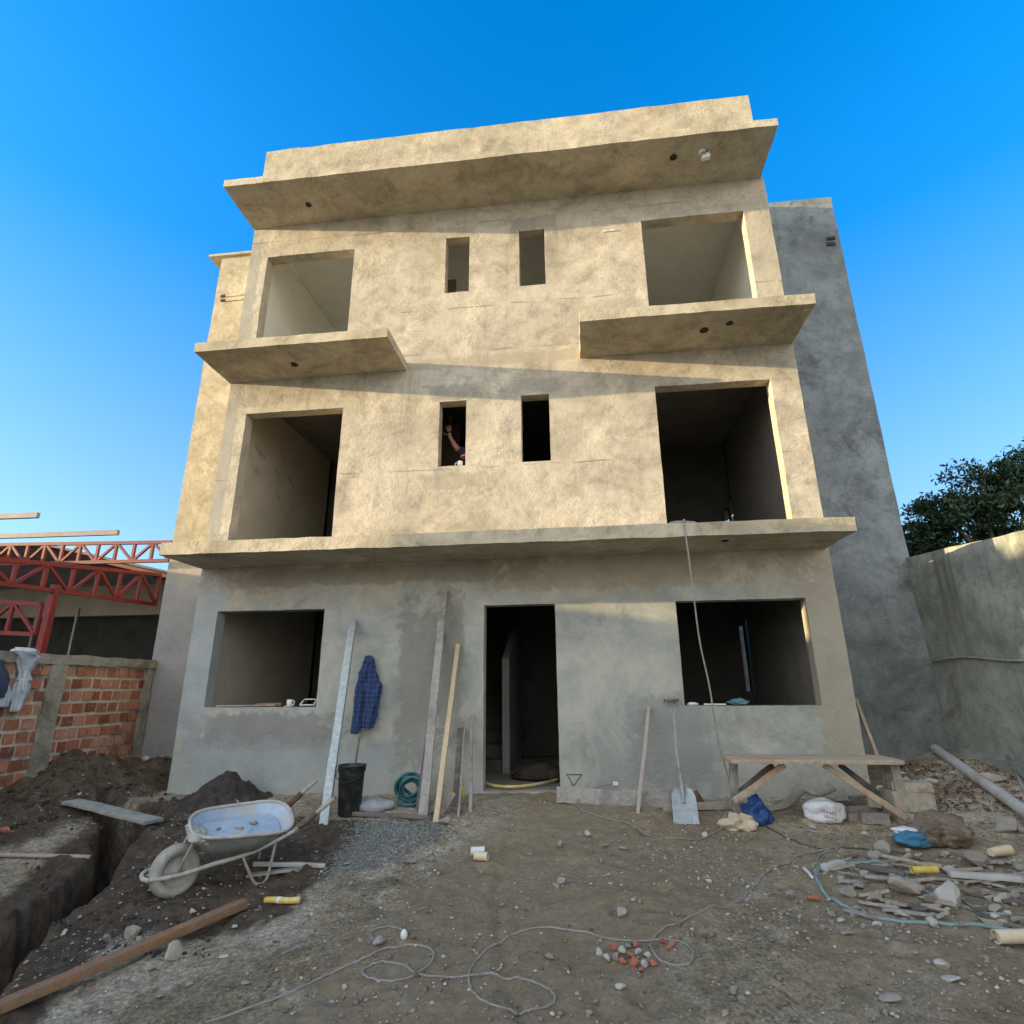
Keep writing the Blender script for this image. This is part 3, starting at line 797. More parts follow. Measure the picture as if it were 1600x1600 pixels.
# conduit holes in the soffits and cavities in the rear walls, near-black shapes painting their shade
def hole(p, r, s_):
    b = MB()
    b.lathe([(r * 1.15, .004), (r * 1.1, -.006), (r * .9, -.006), (r * .88, .0)], p, n=14, wob=.06)
    b.lathe([(r * .9, -.002), (.001, -.002)], p, n=14)
    return b.build('conduit_hole', M['hole'], B)
for px, py, z, r in ((482, 320, 8.40, .04), (1052, 246, 8.40, .045), (460, 570, 5.53, .045), (1100, 516, 5.535, .05), (1140, 505, 5.535, .04), (1133, 845, 2.685, .035)):
    hole(pl(px, py, z=z), r, 0)
for px, py in ((1298, 373), (1298, 382)):
    q = pl(px, py, y=YB); MB().box((q.x, YB - .003, q.z), (.13, .03, .055)).build('conduit_niche', M['hole'], B)
for py in (463, 470):
    a = pl(349, py, y=YB); c = pl(378, py + .5, y=YB)
    MB().box((a.x, YB - .003, a.z), (.08, .03, .05)).build('conduit_niche', M['hole'], B)
    MB().rbox((a.x + .05, YB - .016, a.z - .022), (c.x, YB + .01, a.z + .022), .1, .003, 6, 4).build('plastered_conduit', M['sideL'], B)
# chalk and pencil marks
tri = [pl(886, 1210, y=-.004), pl(909, 1210, y=-.004), pl(896, 1228, y=-.004)]
tm = MB()
for i in range(3): tm.tube([tri[i] + Vector((0, -.002, 0)), tri[(i + 1) % 3] + Vector((0, -.002, 0))], .0035, 5)
tm.build('triangle_mark', M['hole'], B)
rnd = random.Random(4)
for cx, cy, nn in ((405, 722, 9), (442, 745, 8), (452, 790, 3)):
    for k in range(nn):
        x_, y_ = cx + rnd.uniform(-12, 12), cy + rnd.uniform(-30, 30)
        a = pl(x_, y_, x=-3.862); c = pl(x_ + rnd.choice((0, 9, 6)), y_ + rnd.choice((-1, 14, 1)), x=-3.862)
        MB().tube([a, c], .006, 4).build('pencil_mark', M['bare'], B)
for px in (945, 957):
    q = pl(px, 361 - (px - 945) * .1, y=-.012); MB().box(q, (.07, .008, .022)).build('white_plaster_patch', M['whiteplastic'], B)

# ------------------------------------------------------------------ brick garden wall on the left, running towards the camera
BX = -5.35
KW = thing('brick_wall', 'unplastered red clay brick wall with rough concrete pillar and coping on the left', 'wall', (BX, 0, 0))
y_end, y_far = 1.06, -9.0
bw = MB(); bm_ = MB()
rnd = random.Random(11)
bm_.rbox((BX - .13, y_far, -1.0), (BX - .012, y_end, 1.44), .14, .010, 5, 3)
rh = .148
for r_ in range(-4, 10):
    yy = y_end - .06 - (r_ % 2) * .10
    while yy > -4.2:
        L = rnd.choice((.12, .145, .155, .16))
        zc = .02 + r_ * rh + rnd.uniform(-.006, .006)
        if zc + .06 < 1.44:
            pr = rnd.uniform(-.004, .008)
            bw.rbox((BX - .06, yy - L, zc - .055), (BX + pr, yy, zc + .055), .07, .006, 9, rnd.random() * 50)
        yy -= L + rnd.uniform(.022, .038)
bm_.build('mortar_body', M['mortar'], KW, auto=50)
bw.build('brick_course', M['brick'], KW, auto=50)
cp = MB().rbox((BX - .16, y_far, 1.43), (BX + .035, y_end + .02, 1.545), .12, .016, 4, 5)
cp.build('concrete_coping', M['post'], KW, auto=60)
for ya, yb in ((-.66, -.44), (-3.4, -3.18), (.93, 1.06)):
    MB().rbox((BX - .15, ya, -.9), (BX + .03, yb, 1.44), .07, .020, 5, 6 + ya).build('concrete_pillar', M['post'], KW, auto=60)

# ------------------------------------------------------------------ rendered boundary wall on the right
RW = thing('boundary_wall', 'weathered grey rendered boundary wall joining the house on the right', 'wall', (5.5, 0, 0))
def bwall():
    b = MB(); n = 90; mz = 26
    ys = np.linspace(1.14, -9.5, n + 1)
    for l, xx in ((0, 5.5), (1, 5.66)):
        for i, y_ in enumerate(ys):
            top = 2.775 - .085 * (1.14 - y_) if y_ > -1.4 else 2.559 - .01 * (-1.4 - y_)
            for k in range(mz + 1):
                q = (xx, y_, -1.2 + (top + 1.2) * k / mz)
                o = nvec(q, 1.2, 3) * .02 + nvec(q, 5, 2) * .008
                b.v.append((q[0] + o.x, q[1], q[2] + (o.z if k == mz else 0)))
    st_ = mz + 1; off = (n + 1) * st_
    for i in range(n):
        for k in range(mz):
            a = i * st_ + k
            b.f.append((a, a + st_, a + st_ + 1, a + 1)); b.f.append((off + a, off + a + 1, off + a + st_ + 1, off + a + st_))
        a = i * st_ + mz
        b.f.append((a, a + st_, off + a + st_, off + a))
    b.mi = [0] * len(b.f)
    return b
bwall().build('wall_face', M['boundary'], RW, smooth=True)
ft = MB().rbox((5.30, -9.4, -1.0), (5.52, 1.09, .36), .12, .05, 3, 9)
ft.build('wall_footing', M['boundary'], RW, auto=60)
MB().tube([pl(px, py, x=5.47) for px, py in ((1458, 1034), (1480, 1029), (1510, 1027), (1540, 1029), (1570, 1032), (1600, 1032))] + [Vector((5.46, -1.4, 1.3)), Vector((5.46, -5, 1.28))], .014, 8, 4).build('wall_cable', M['cable'], RW, smooth=True)

# ------------------------------------------------------------------ neighbour's steel shed on the left
SH = thing('steel_shed', 'open steel shed with red trusses and sloping sheet roof behind the brick wall', 'shed', (-7, 3, 0))
def truss(p0, p1, h0, h1, nb, r=.032, name='red_truss'):
    """p0,p1 top chord ends; h0,h1 depth there"""
    b = MB(); p0 = Vector(p0); p1 = Vector(p1)
    q0 = p0 - Vector((0, 0, h0)); q1 = p1 - Vector((0, 0, h1))
    sd = (p1 - p0).normalized().cross(Vector((0, 0, 1)))
    b.beam(p0, p1, r * 1.7, r * 1.7, sd); b.beam(q0, q1, r * 1.7, r * 1.7, sd)
    for k in range(nb + 1):
        t = k / nb; a = p0.lerp(p1, t); c = q0.lerp(q1, t)
        b.beam(a, c, r * 1.3, r * 1.3, sd)
        if k < nb:
            t2 = (k + 1) / nb
            if k % 2: b.beam(a, q0.lerp(q1, t2), r * 1.15, r * 1.15, sd)
            else: b.beam(c, p0.lerp(p1, t2), r * 1.15, r * 1.15, sd)
    return b.build(name, M['redpaint'], SH)
truss((-6.05, 1.75, 3.00), (-6.05, -1.6, 2.60), .50, .24, 8)
truss((-5.62, 1.35, 3.46), (-9.6, 1.35, 3.55), .31, .36, 12)
truss((-6.3, -.05, 2.25), (-9.8, -.05, 2.55), .40, .5, 8)
for y_ in (-.15, 2.0, 6.0):
    MB().box((-6.05, y_, 1.15), (.085, .085, 2.7)).build('red_post', M['redpaint'], SH)
MB().box((-9.4, 1.35, 1.4), (.1, .1, 3.2)).build('red_post', M['redpaint'], SH)
def corr(x0, z0, x1, z1, y0, y1):
    b = MB(); n = 160
    for l in (0, .006):
        for i in range(n + 1):
            y_ = y0 + (y1 - y0) * i / n
            d = .018 * math.sin(y_ * 2 * math.pi / .18)
            b.v += [(x0, y_, z0 + d + l), (x1, y_, z1 + d + l)]
    o = 2 * (n + 1)
    for i in range(n):
        a = 2 * i
        b.f += [(a, a + 1, a + 3, a + 2), (o + a, o + a + 2, o + a + 3, o + a + 1)]
    b.f += [(2 * n, 2 * n + 1, o + 2 * n + 1, o + 2 * n), (0, o, o + 1, 1)]
    b.mi = [0] * len(b.f)
    return b
corr(-5.95, 3.06, -8.8, 3.72, 1.95, 7.5).build('roof_sheet', M['sheet'], SH, smooth=True)
corr(-8.8, 3.72, -14.9, 3.35, 1.95, 7.5).build('roof_sheet', M['sheet'], SH, smooth=True)
for k, y_ in enumerate((2.3, 3.6, 5.0, 6.4)):
    MB().beam((-5.95, y_, 3.0), (-8.8, y_, 3.66), .06, .06, (0, 1, 0)).build('roof_rafter', M['redpaint'], SH)
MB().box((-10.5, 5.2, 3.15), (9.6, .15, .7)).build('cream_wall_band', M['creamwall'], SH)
MB().box((-10.5, 5.6, 1.3), (9.6, .15, 3.2)).build('shed_back_wall', M['gloomwall'], SH)
MB().box((-5.75, 3.6, 1.2), (.12, 4.0, 3.2)).build('shed_side_wall', M['gloomwall'], SH)
MB().box((-15, 2.2, 1.95), (.15, 11.5, 4.5)).build('added_shade_wall', M['blockerwall'], SH)  # unseen wall added to keep the sun off the shed interior
for px in (55, 118):
    a = pl(px, 975, y=4.6); MB().box((a.x, 4.6, 1.3), (.05, .05, 3.2)).build('inner_post', M['steel'], SH)
MB().box((-8.9, .3, 3.33), (.07, 3.0, .1)).box((-8.9, -1.1, 1.5), (.08, .08, 3.6)).build('purlin_support', M['redpaint'], SH)
e = pl(185, 832, y=.5); MB().beam((e.x, .5, e.z), (e.x - 5, .5, e.z + .04), .05, .075, (0, 1, 0)).build('purlin', M['purlin'], SH)
e = pl(60, 805, y=-.4); MB().beam((e.x, -.4, e.z), (e.x - 5, -.4, e.z + .04), .05, .075, (0, 1, 0)).build('purlin', M['purlin'], SH)

# unseen house added on the sun side: its roof line throws the shade over the yard
NH = thing('unseen_shade_house', 'unseen long flat roofed house added beyond the shed to shade the yard', 'house', (-20.5, -6, 0))
MB().box((-23, -8, 2.0), (5.4, 22, 5.4)).build('house_wall', M['blockerwall'], NH)
MB().box((-22.9, -8, 4.76), (5.9, 22.4, .22)).build('flat_roof', M['slab'], NH)
for y_ in (-16, -12, -8, -4, 0):
    MB().box((-20.28, y_, 2.2), (.06, 1.3, 1.3)).build('window', M['hole'], NH)
    MB().box((-20.27, y_, 1.5), (.16, 1.5, .08)).build('window_sill', M['slab'], NH)
MB().box((-20.1, -12.4, 5.62), (.12, 13.8, .58)).build('added_shade_panel', M['slab'], NH)  # unseen panel added to shade a band of the boundary wall
MB().rbox((-20.5, -5.56, 4.92), (-19.7, -4.60, 6.0), .3, .004).build('added_shade_box', M['slab'], NH)  # unseen box added to block stray sun from the boundary wall
for y_ in np.arange(-19, -5.4, 1.9): MB().box((-20.24, y_, 5.35), (.08, .08, .9)).build('shade_panel_post', M['steel'], NH)
YW = thing('yard_wall', 'grey rear yard wall glimpsed through the ground floor opening', 'wall', (4, 9.3, 0))
MB().rbox((-3, 9.3, -.6), (12, 9.45, 3.9), .8, .01, 2, 2).build('wall_face', M['side'], YW)

# ------------------------------------------------------------------ trees behind the boundary wall
def tree(name, label, base, h, cx, cy, crown, leaf, seed, nl, lsz, group=None):
    rnd = random.Random(seed)
    t = thing(name, label, 'tree', base, group)
    b = MB(); base = Vector(base)
    fork = base + Vector((.1, .1, h * .42))
    b.tube([base - Vector((0, 0, .3)), base + Vector((.05, 0, h * .2)), fork], [.20, .16, .13], 10, 5)
    cl = []
    for i, (ox, oy, oz, r) in enumerate(crown):
        c = base + Vector((ox, oy, oz))
        mid = fork.lerp(c, .5) + Vector((rnd.uniform(-.2, .2), rnd.uniform(-.2, .2), rnd.uniform(0, .25)))
        b.tube([fork, mid, c], [.09, .05, .025], 7, 5)
        for k in range(6):
            d = Vector((rnd.gauss(0, 1), rnd.gauss(0, 1), rnd.gauss(0, .8))).normalized() * r * rnd.uniform(.6, .95)
            b.tube([mid.lerp(c, .6), c + d * .5, c + d], [.025, .014, .006], 5, 3)
        ns = int(34 * r * r + 16)
        for k in range(ns):
            d = Vector((rnd.gauss(0, 1), rnd.gauss(0, 1), rnd.gauss(0, .8))).normalized()
            cl.append((c + d * r * rnd.uniform(.45, 1.05), rnd.uniform(.14, .30)))
    b.build('trunk', M['bark'], t, smooth=True)
    f = MB(); per = max(8, nl // len(cl))
    for c, r in cl:
        for k in range(int(per * rnd.uniform(.5, 1.4))):
            p = c + Vector((rnd.gauss(0, 1), rnd.gauss(0, 1), rnd.gauss(0, .55))) * r * .55
            s_ = lsz * rnd.uniform(.6, 1.35)
            nrm = Vector((rnd.gauss(0, 1), rnd.gauss(0, 1), rnd.gauss(.5, 1))).normalized()
            u = nrm.orthogonal().normalized(); v = nrm.cross(u)
            an = rnd.uniform(0, 6.28); u, v = u * math.cos(an) + v * math.sin(an), v * math.cos(an) - u * math.sin(an)
            f.add([p - u * s_, p - v * s_ * .36 + nrm * s_ * .1, p + u * s_, p + v * s_ * .36 + nrm * s_ * .1], [(0, 1, 2, 3)])
    f.build('crown', leaf, t)
    return t
tree('broadleaf_tree', 'dark green broadleaf tree rising behind the right boundary wall', (10.2, 6.0, 0), 5.2, 0, 0,
     [(-.35, -.2, 5.15, .75), (.55, .2, 5.35, .8), (-1.2, -.1, 4.75, .55), (-1.55, .2, 4.25, .5), (-.7, .1, 4.3, .75), (.3, -.3, 4.6, .85), (1.5, .1, 5.0, .95), (1.2, 0, 5.7, .65), (.3, .2, 3.9, .9), (2.4, 0, 5.5, .9), (2.2, .3, 4.6, 1.0), (-1.0, .2, 3.7, .6), (1.2, .2, 3.6, .9)], M['leaf'], 3, 38000, .062)
tree('shrub_tree', 'small very dark bush squeezed between the house corner and the larger tree', (8.55, 6.3, 0), 4.0, 0, 0,
     [(-.1, 0, 3.95, .5), (.25, .1, 4.15, .5), (.55, 0, 3.7, .5), (-.1, .2, 3.4, .55), (.4, .1, 3.2, .6)], M['leafd'], 5, 9000, .05)

# ------------------------------------------------------------------ wheelbarrow
wl = on(270, 1396)
WB = thing('wheelbarrow', 'cement crusted wheelbarrow with pale blue tray parked beside the trench', 'wheelbarrow', wl)
_R = Matrix.Rotation(math.radians(40.2), 3, 'Z') @ Matrix.Rotation(math.radians(-3.3), 3, 'Y') @ Matrix.Rotation(math.radians(8.7), 3, 'X')
_s = .84
def wb(x, y, z): return wl + _R @ (Vector((x, y, z)) * _s)
NT_ = 40
def ring(xf, xr, hwf, hwr, zf, zr, e=2.55):
    out = []
    for k in range(NT_):
        a = 2 * math.pi * k / NT_
        c, s_ = math.cos(a), math.sin(a)
        u = math.copysign(abs(c) ** (2 / e), c); v = math.copysign(abs(s_) ** (2 / e), s_)
        x = (xf + xr) / 2 + (xr - xf) / 2 * u
        t = (x - xf) / (xr - xf)
        yy_ = v * (hwf + (hwr - hwf) * t)
        out.append((x, yy_, zf + (zr - zf) * t + .012 * math.sin(3 * a) + .17 * yy_))
    return out
rings_o = [ring(.08, .98, .27, .345, .56, .50), ring(.13, .90, .245, .30, .46, .42), ring(.20, .80, .20, .235, .35, .33), ring(.28, .70, .12, .14, .325, .315)]
rings_i = [ring(.085, .975, .265, .34, .562, .502), ring(.138, .892, .237, .292, .465, .425), ring(.208, .792, .192, .227, .36, .345), ring(.28, .70, .12, .14, .345, .335)]
def loft(rs, flip=False):
    b = MB()
    for r_ in rs: b.v += [tuple(wb(*q)) for q in r_]
    for i in range(len(rs) - 1):
        for k in range(NT_):
            b.f.append((i * NT_ + k, i * NT_ + (k + 1) % NT_, (i + 1) * NT_ + (k + 1) % NT_, (i + 1) * NT_ + k))
    o = (len(rs) - 1) * NT_
    b.f.append(tuple(o + k for k in range(NT_)))
    b.mi = [0] * len(b.f)
    return b
tray = loft(rings_o).build('tray', M['barrow'], WB, smooth=True)
loft(rings_i).build('tray_lining', M['barrowin'], tray, smooth=True)
MB().tube([wb(*q) for q in rings_o[0]], .014, 8, closed=True).build('tray_rim', M['barrowrim'], tray, smooth=True)
fill = MB(); fr_ = ring(.155, .87, .225, .275, .462, .425)
fill.v = [tuple(wb(*q)) for q in fr_] + [tuple(wb(.15 + .73 * .5 + .36 * q * math.cos(t), .255 * q * math.sin(t), .445 + .014 * math.sin(5 * t + 7 * q) + .17 * .255 * q * math.sin(t))) for q in (.66, .33) for t in [2 * math.pi * k / NT_ for k in range(NT_)]]
for i in range(2):
    for k in range(NT_): fill.f.append((i * NT_ + k, i * NT_ + (k + 1) % NT_, (i + 1) * NT_ + (k + 1) % NT_, (i + 1) * NT_ + k))
fill.f.append(tuple(2 * NT_ + k for k in range(NT_))); fill.mi = [0] * len(fill.f)
fill.build('mortar_residue', M['barrowin'], tray, smooth=True)
crust = MB()
for k in range(14):
    crust.blob(wb(.12 + .05 * (k % 3), -.2 + .42 * k / 14, .50 - .03 * (k % 3)), (.10, .12, .05), k, 2, .4, fine=.2)
crust.build('mortar_crust', M['barrowrim'], tray, smooth=True)
fr = MB()
for sy in (-1, 1):
    fr.tube([wb(1.0, sy * .28, .46), wb(.62, sy * .20, .30), wb(.28, sy * .15, .24), wb(.02, sy * .13, .20), wb(-.20, sy * .11, .20)], .016, 8, 5)
    fr.tube([wb(0, sy * .115, .20), wb(.10, sy * .15, .44), wb(.10, sy * .17, .50)], .012, 7)
fr.tube([wb(-.20, -.11, .20), wb(-.245, -.06, .20), wb(-.255, 0, .20), wb(-.245, .06, .20), wb(-.20, .11, .20)], .016, 8, 4)
fr.build('frame', M['barrowrim'], WB, smooth=True)
for sy in (-1, 1):
    MB().tube([wb(.52, sy * .18, .28), wb(.62, sy * .21, .06), wb(.67, sy * .22, .012), wb(.73, sy * .22, .02), wb(.76, sy * .22, .10), wb(.80, sy * .23, .38)], .011, 8, 4).build('leg', M['stick'], WB, smooth=True)
    MB().tube([wb(.95, sy * .27, .44), wb(1.12, sy * .30, .565), wb(1.30, sy * .315, .69)], .018, 8, 3).build('handle', M['stick'], WB, smooth=True)
    MB().tube([wb(.98, sy * .275, .465), wb(1.14, sy * .303, .58)], .026, 8, 1).build('grip_wrap', M['rust'] if sy > 0 else M['brownsack'], WB, smooth=True)
axr = _R @ Matrix.Rotation(math.radians(20), 3, 'Z') @ Matrix.Rotation(math.radians(-8), 3, 'X') @ Matrix.Rotation(math.radians(90), 3, 'X')
wh = MB().lathe([(r_ * _s, z_ * _s) for r_, z_ in ((.12, -.035), (.135, -.052), (.165, -.075), (.200, -.06), (.214, -.02), (.214, .02), (.200, .06), (.165, .075), (.135, .052), (.12, .035))], wb(0, 0, .195), axr, 40)
wheel = wh.build('wheel', M['tyre'], WB, smooth=True)
MB().lathe([(.124 * _s, .046 * _s), (.115 * _s, .02 * _s), (.05 * _s, .004), (.035 * _s, .045), (.001, .045)], wb(0, 0, .195), axr, 30).lathe([(.124 * _s, -.046 * _s), (.115 * _s, -.02 * _s), (.05 * _s, -.004), (.035 * _s, -.045), (.001, -.045)], wb(0, 0, .195), axr, 30).build('rim', M['barrowrim'], wheel, smooth=True)
rnd = random.Random(5)
for k, (lx, ly, d, lab) in enumerate(((.50, -.02, .085, 'rounded grey lump lying in the middle of the wheelbarrow tray'), (.64, .06, .075, 'brownish lump at the handle end of the wheelbarrow tray'), (.34, .08, .06, 'small dark crumb near the wheel end of the wheelbarrow tray'))):
    c = wb(lx, ly, .455)
    one(MB().rock(c, (d, d * .9, d * .6), k + 3), 'mortar_lump', M['stone'] if k == 0 else M['stoned'], lab, 'lump', c - Vector((0, 0, d * .3)), auto=40)

# ------------------------------------------------------------------ loose timber, tools and rubbish against the house
def lean(name, label, cat, mat, foot, top, wd, th, side=(1, 0, 0), yt=-.035, n=14, wob=.006, seed=0, taper=1.0, group=None, bevel=.003):
    a = on(*foot); c = pl(*top, y=yt)
    return one(MB().beam(a - Vector((0, 0, .02)), c, wd, th, side, n, wob, seed, taper=taper), name, mat, label, cat, a, group, bevel=bevel, auto=40)
def lie(name, label, cat, mat, p, q, wd, th, n=12, wob=.006, seed=0, up=(0, 0, 1), group=None, dz=0.0, taper=1.0, bevel=.003):
    a = on(*p); c = on(*q)
    a.z += th / 2 + dz; c.z += th / 2 + dz
    sd = (c - a).cross(Vector(up))
    return one(MB().beam(a, c, wd, th, sd, n, wob, seed, taper=taper), name, mat, label, cat, a - Vector((0, 0, th / 2)), group, bevel=bevel, auto=40)

lean('metal_straightedge', 'cement splashed metal straightedge leaning on the wall left of the hanging jacket', 'straightedge', M['galv'], (506, 1288), (552, 968), .085, .045, yt=-.05, n=20, wob=.003)
lean('tall_board', 'tallest board leaning on the facade, grey and stained along its left edge', 'board', M['grey'], (660, 1280), (694, 924), .088, .028, yt=-.03, n=24, wob=.010, seed=2)
lean('narrow_board', 'thin dark stained lath leaning just behind the tallest grey board', 'board', M['dark'], (653, 1266), (690, 985), .05, .02, yt=-.02, n=20, wob=.010, seed=7)
lean('batten', 'pale new pine batten leaning right of the tallest grey board', 'batten', M['pine'], (681, 1285), (716, 1008), .052, .045, yt=-.04, n=14, wob=.006, seed=3)
lean('short_board', 'short dark wet board leaning between the pine batten and the doorway', 'board', M['dark'], (712, 1262), (721, 1138), .085, .03, yt=-.02, n=10, seed=4)
lean('thin_stick', 'thin brown stick resting on the short dark board', 'stick', M['stick'], (716, 1277), (726, 1140), .022, .022, yt=-.055, n=10, seed=5)
lean('pole', 'pale grey round-cut pole standing closest to the left side of the doorway', 'pole', M['grey'], (735, 1270), (737, 1117), .035, .03, yt=-.03, n=12, wob=.007, seed=6)
lean('broom_handle', 'thin brown handle slanting under the jacket in front of the black bucket', 'handle', M['rebar'], (543, 1276), (563, 1142), .022, .022, yt=-.10, n=10, seed=8)
lean('tool_handle', 'bare wooden tool handle leaning between the doorway and the shovel', 'handle', M['stick'], (996, 1270), (1014, 1105), .034, .034, yt=-.03, n=10, seed=9, taper=1.15)
a = pl(1372, 1192, y=-.18); c = pl(1337, 1092, y=.35)
one(MB().beam(a - Vector((.12, .0, .45)) + Vector((.22, 0, 0)), c, .035, .03, (1, 0, 0), 10, .006), 'corner_stick', M['bench'], 'wooden stick leaning at the right corner of the house behind the bench', 'stick', a - Vector((0, 0, .45)), auto=40)

# black bucket
p = on(545, 1274)
BK = thing('mortar_bucket', 'tall black plastic bucket standing against the wall under the jacket', 'bucket', p)
MB().lathe([(q_[0] * .82, q_[1] * .90) for q_ in ((.001, .004), (.128, .004), (.133, .01), (.158, .44), (.168, .45), (.170, .50), (.178, .505), (.176, .515), (.160, .512), (.156, .44), (.126, .03), (.001, .03))], p, n=36).build('body', M['plasticblk'], BK, smooth=True)
MB().tube([p + Vector((-.141, 0, .42)), p + Vector((-.115, -.115, .36)), p + Vector((0, -.165, .32)), p + Vector((.115, -.115, .36)), p + Vector((.141, 0, .42))], .004, 6, 5).build('wire_handle', M['plasticblk'], BK, smooth=True)

# jacket hanging on the wall
jt = pl(577, 1028, y=-.05)
def cloth(prof, cfun, mat, name, parent=None, root=None, n=36, folds=7, fa=.018, seed=0):
    """closed draped tube: prof = (t, half width, half depth)"""
    b = MB(); m_ = len(prof)
    for i, (c, hw, hd) in enumerate(prof):
        for k in range(n):
            a = 2 * math.pi * k / n
            fo = 1 + fa / max(hw, .02) * math.sin(folds * a + seed + i * .25) * min(1, i / 4) + .26 * mnoise.noise(Vector((math.cos(a) * 1.9, i * .22, seed * 1.7))) + .12 * mnoise.noise(Vector((a * 1.6, i * .5, seed + 9)))
            b.v.append((c[0] + hw * math.cos(a) * fo, c[1] + hd * math.sin(a) * fo, c[2] + .008 * math.sin(3 * a + seed)))
    for i in range(m_ - 1):
        for k in range(n):
            b.f.append((i * n + k, i * n + (k + 1) % n, (i + 1) * n + (k + 1) % n, (i + 1) * n + k))
    b.f.append(tuple(range(n))); b.f.append(tuple((m_ - 1) * n + k for k in range(n)))
    b.mi = [0] * len(b.f)
    return b
def pxprof(rows, y, hd, sub=5):
    out = []
    for (x0, x1, yy, d) in rows:
        a = pl(x0, yy, y=y); c = pl(x1, yy, y=y)
        out.append((((a.x + c.x) / 2, y, (a.z + c.z) / 2), (c.x - a.x) / 2, d * hd))
    res = []
    for i in range(len(out) - 1):
        for k in range(sub):
            t = k / sub
            res.append((tuple(out[i][0][j] * (1 - t) + out[i + 1][0][j] * t for j in range(3)), out[i][1] * (1 - t) + out[i + 1][1] * t, out[i][2] * (1 - t) + out[i + 1][2] * t))
    return res + [out[-1]]
JK = thing('checked_jacket', 'navy blue checked jacket hanging on the wall above the black bucket', 'jacket', Vector((jt.x, -.06, jt.z - .9)))
cloth(pxprof([(573, 582, 1026, .35), (570, 585, 1034, .55), (564, 588, 1050, .8), (562, 593, 1070, 1), (561, 593, 1085, 1), (562, 589, 1105, .95), (563, 586, 1125, .85), (564, 582, 1137, .8)], -.075, .065), None, 0, '', seed=1).build('body', M['check'], JK, smooth=True)
cloth(pxprof([(569, 578, 1040, .5), (561, 571, 1060, .8), (556, 568, 1080, .9), (554, 567, 1100, .9), (552, 565, 1120, .85), (550, 561, 1146, .8)], -.115, .05), None, 0, '', seed=2, folds=5, fa=.012).build('sleeve', M['check'], JK, smooth=True)
cloth(pxprof([(583, 591, 1055, .5), (586, 595, 1075, .8), (583, 592, 1095, .8), (579, 589, 1115, .8), (575, 582, 1137, .7)], -.05, .045), None, 0, '', seed=3, folds=5, fa=.010).build('sleeve', M['check'], JK, smooth=True)
cloth(pxprof([(571, 580, 1025, .3), (569, 584, 1030, .7), (570, 583, 1038, .6)], -.085, .06), None, 0, '', seed=5, folds=5, fa=.006).build('hood', M['check'], JK, smooth=True)

# hose coil, iron bar, bag, block, blue bag behind the boards
p = on(636, 1262)
hb = MB(); rnd = random.Random(8)
for k in range(9):
    cx = p + Vector((rnd.uniform(-.03, .03), .12 + rnd.uniform(-.05, .04), .155 + rnd.uniform(-.03, .03)))
    R_ = rnd.uniform(.08, .135)
    tilt = Matrix.Rotation(rnd.uniform(-.5, .5), 3, 'Z') @ Matrix.Rotation(rnd.uniform(-.5, .5), 3, 'X')
    hb.tube([cx + tilt @ Vector((R_ * 1.1 * math.cos(a), .02 * math.sin(2 * a), R_ * math.sin(a))) for a in np.linspace(0, 2 * math.pi, 28, endpoint=False)], .015, 8, closed=True)
hb.tube([p + Vector((-.13, .1, .1)), p + Vector((-.10, .02, .03)), p + Vector((.02, -.02, .02)), p + Vector((.12, .03, .03))], .015, 8, 5)
one(hb, 'hose_coil', M['tealhose'], 'teal hose wound into a coil on the ground behind the tall grey board', 'hose', p, smooth=True)
lie('iron_bar', 'dark iron bar lying on the ground in front of the coiled teal hose', 'bar', M['rebar'], (548, 1277), (672, 1283), .035, .035, dz=.01)
p = on(578, 1270)
one(MB().blob(p + Vector((0, .06, .045)), (.42, .26, .15), 3, 3, .25, fine=.10, flat=-.6), 'grey_bag', M['greysack'], 'flat grey bag lying on the ground right of the black bucket', 'bag', p, smooth=True)
p = on(690, 1272)
o = one(MB().rbox((-.07, -.045, -.115), (.07, .045, .115), .03, .008, 9, 2), 'concrete_block', M['stone'], 'pale rectangular block propped on edge at the foot of the pine batten', 'block', (0, 0, 0), auto=50)
o.data.transform(Matrix.Rotation(math.radians(14), 4, 'Z') @ Matrix.Rotation(math.radians(32), 4, 'Y')); o.location = p + Vector((.01, 0, .12))
p = on(696, 1236)
one(MB().blob(p + Vector((0, .1, .10)), (.15, .12, .26), 8, 3, .35, fine=.12), 'blue_rag', nmat('pale_blue_cloth', (.13, .18, .28), (.20, .26, .36), 8), 'pale blue rag bunched behind the pine batten near the doorway', 'rag', p, smooth=True)
p = on(706, 1250)
one(MB().tube([p + Vector((-.1, .1, .02)), p + Vector((-.04, .08, .10)), p + Vector((.03, .1, .05)), p + Vector((.1, .06, .12)), p + Vector((.12, .05, .02))], .014, 7, 6), 'yellow_tube', M['yellow'], 'short dull yellow tube looped behind the short dark board', 'tube', p, smooth=True)
p = on(694, 1290)
one(MB().rock(p + Vector((0, 0, .035)), (.15, .10, .09), 4), 'broken_block', M['stone'], 'broken pale chunk lying under the propped rectangular block', 'rubble', p, auto=40)

# doorway
hz = [pl(px, py, z=.03) for px, py in ((755, 1222), (775, 1228), (805, 1229), (840, 1225), (875, 1217))]
one(MB().tube(hz, .016, 8, 5), 'yellow_hose', M['yellow'], 'yellow hose lying across the threshold of the doorway', 'hose', hz[0], smooth=True)
p = pl(838, 1195, y=.55); p.z = 0.0
one(MB().blob(p + Vector((.08, .3, .03)), (.75, .6, .30), 5, 3, .4, fine=.1, flat=-.1), 'dark_heap', M['fresh'], 'black heap of material on the floor just inside the doorway', 'heap', p, smooth=True)

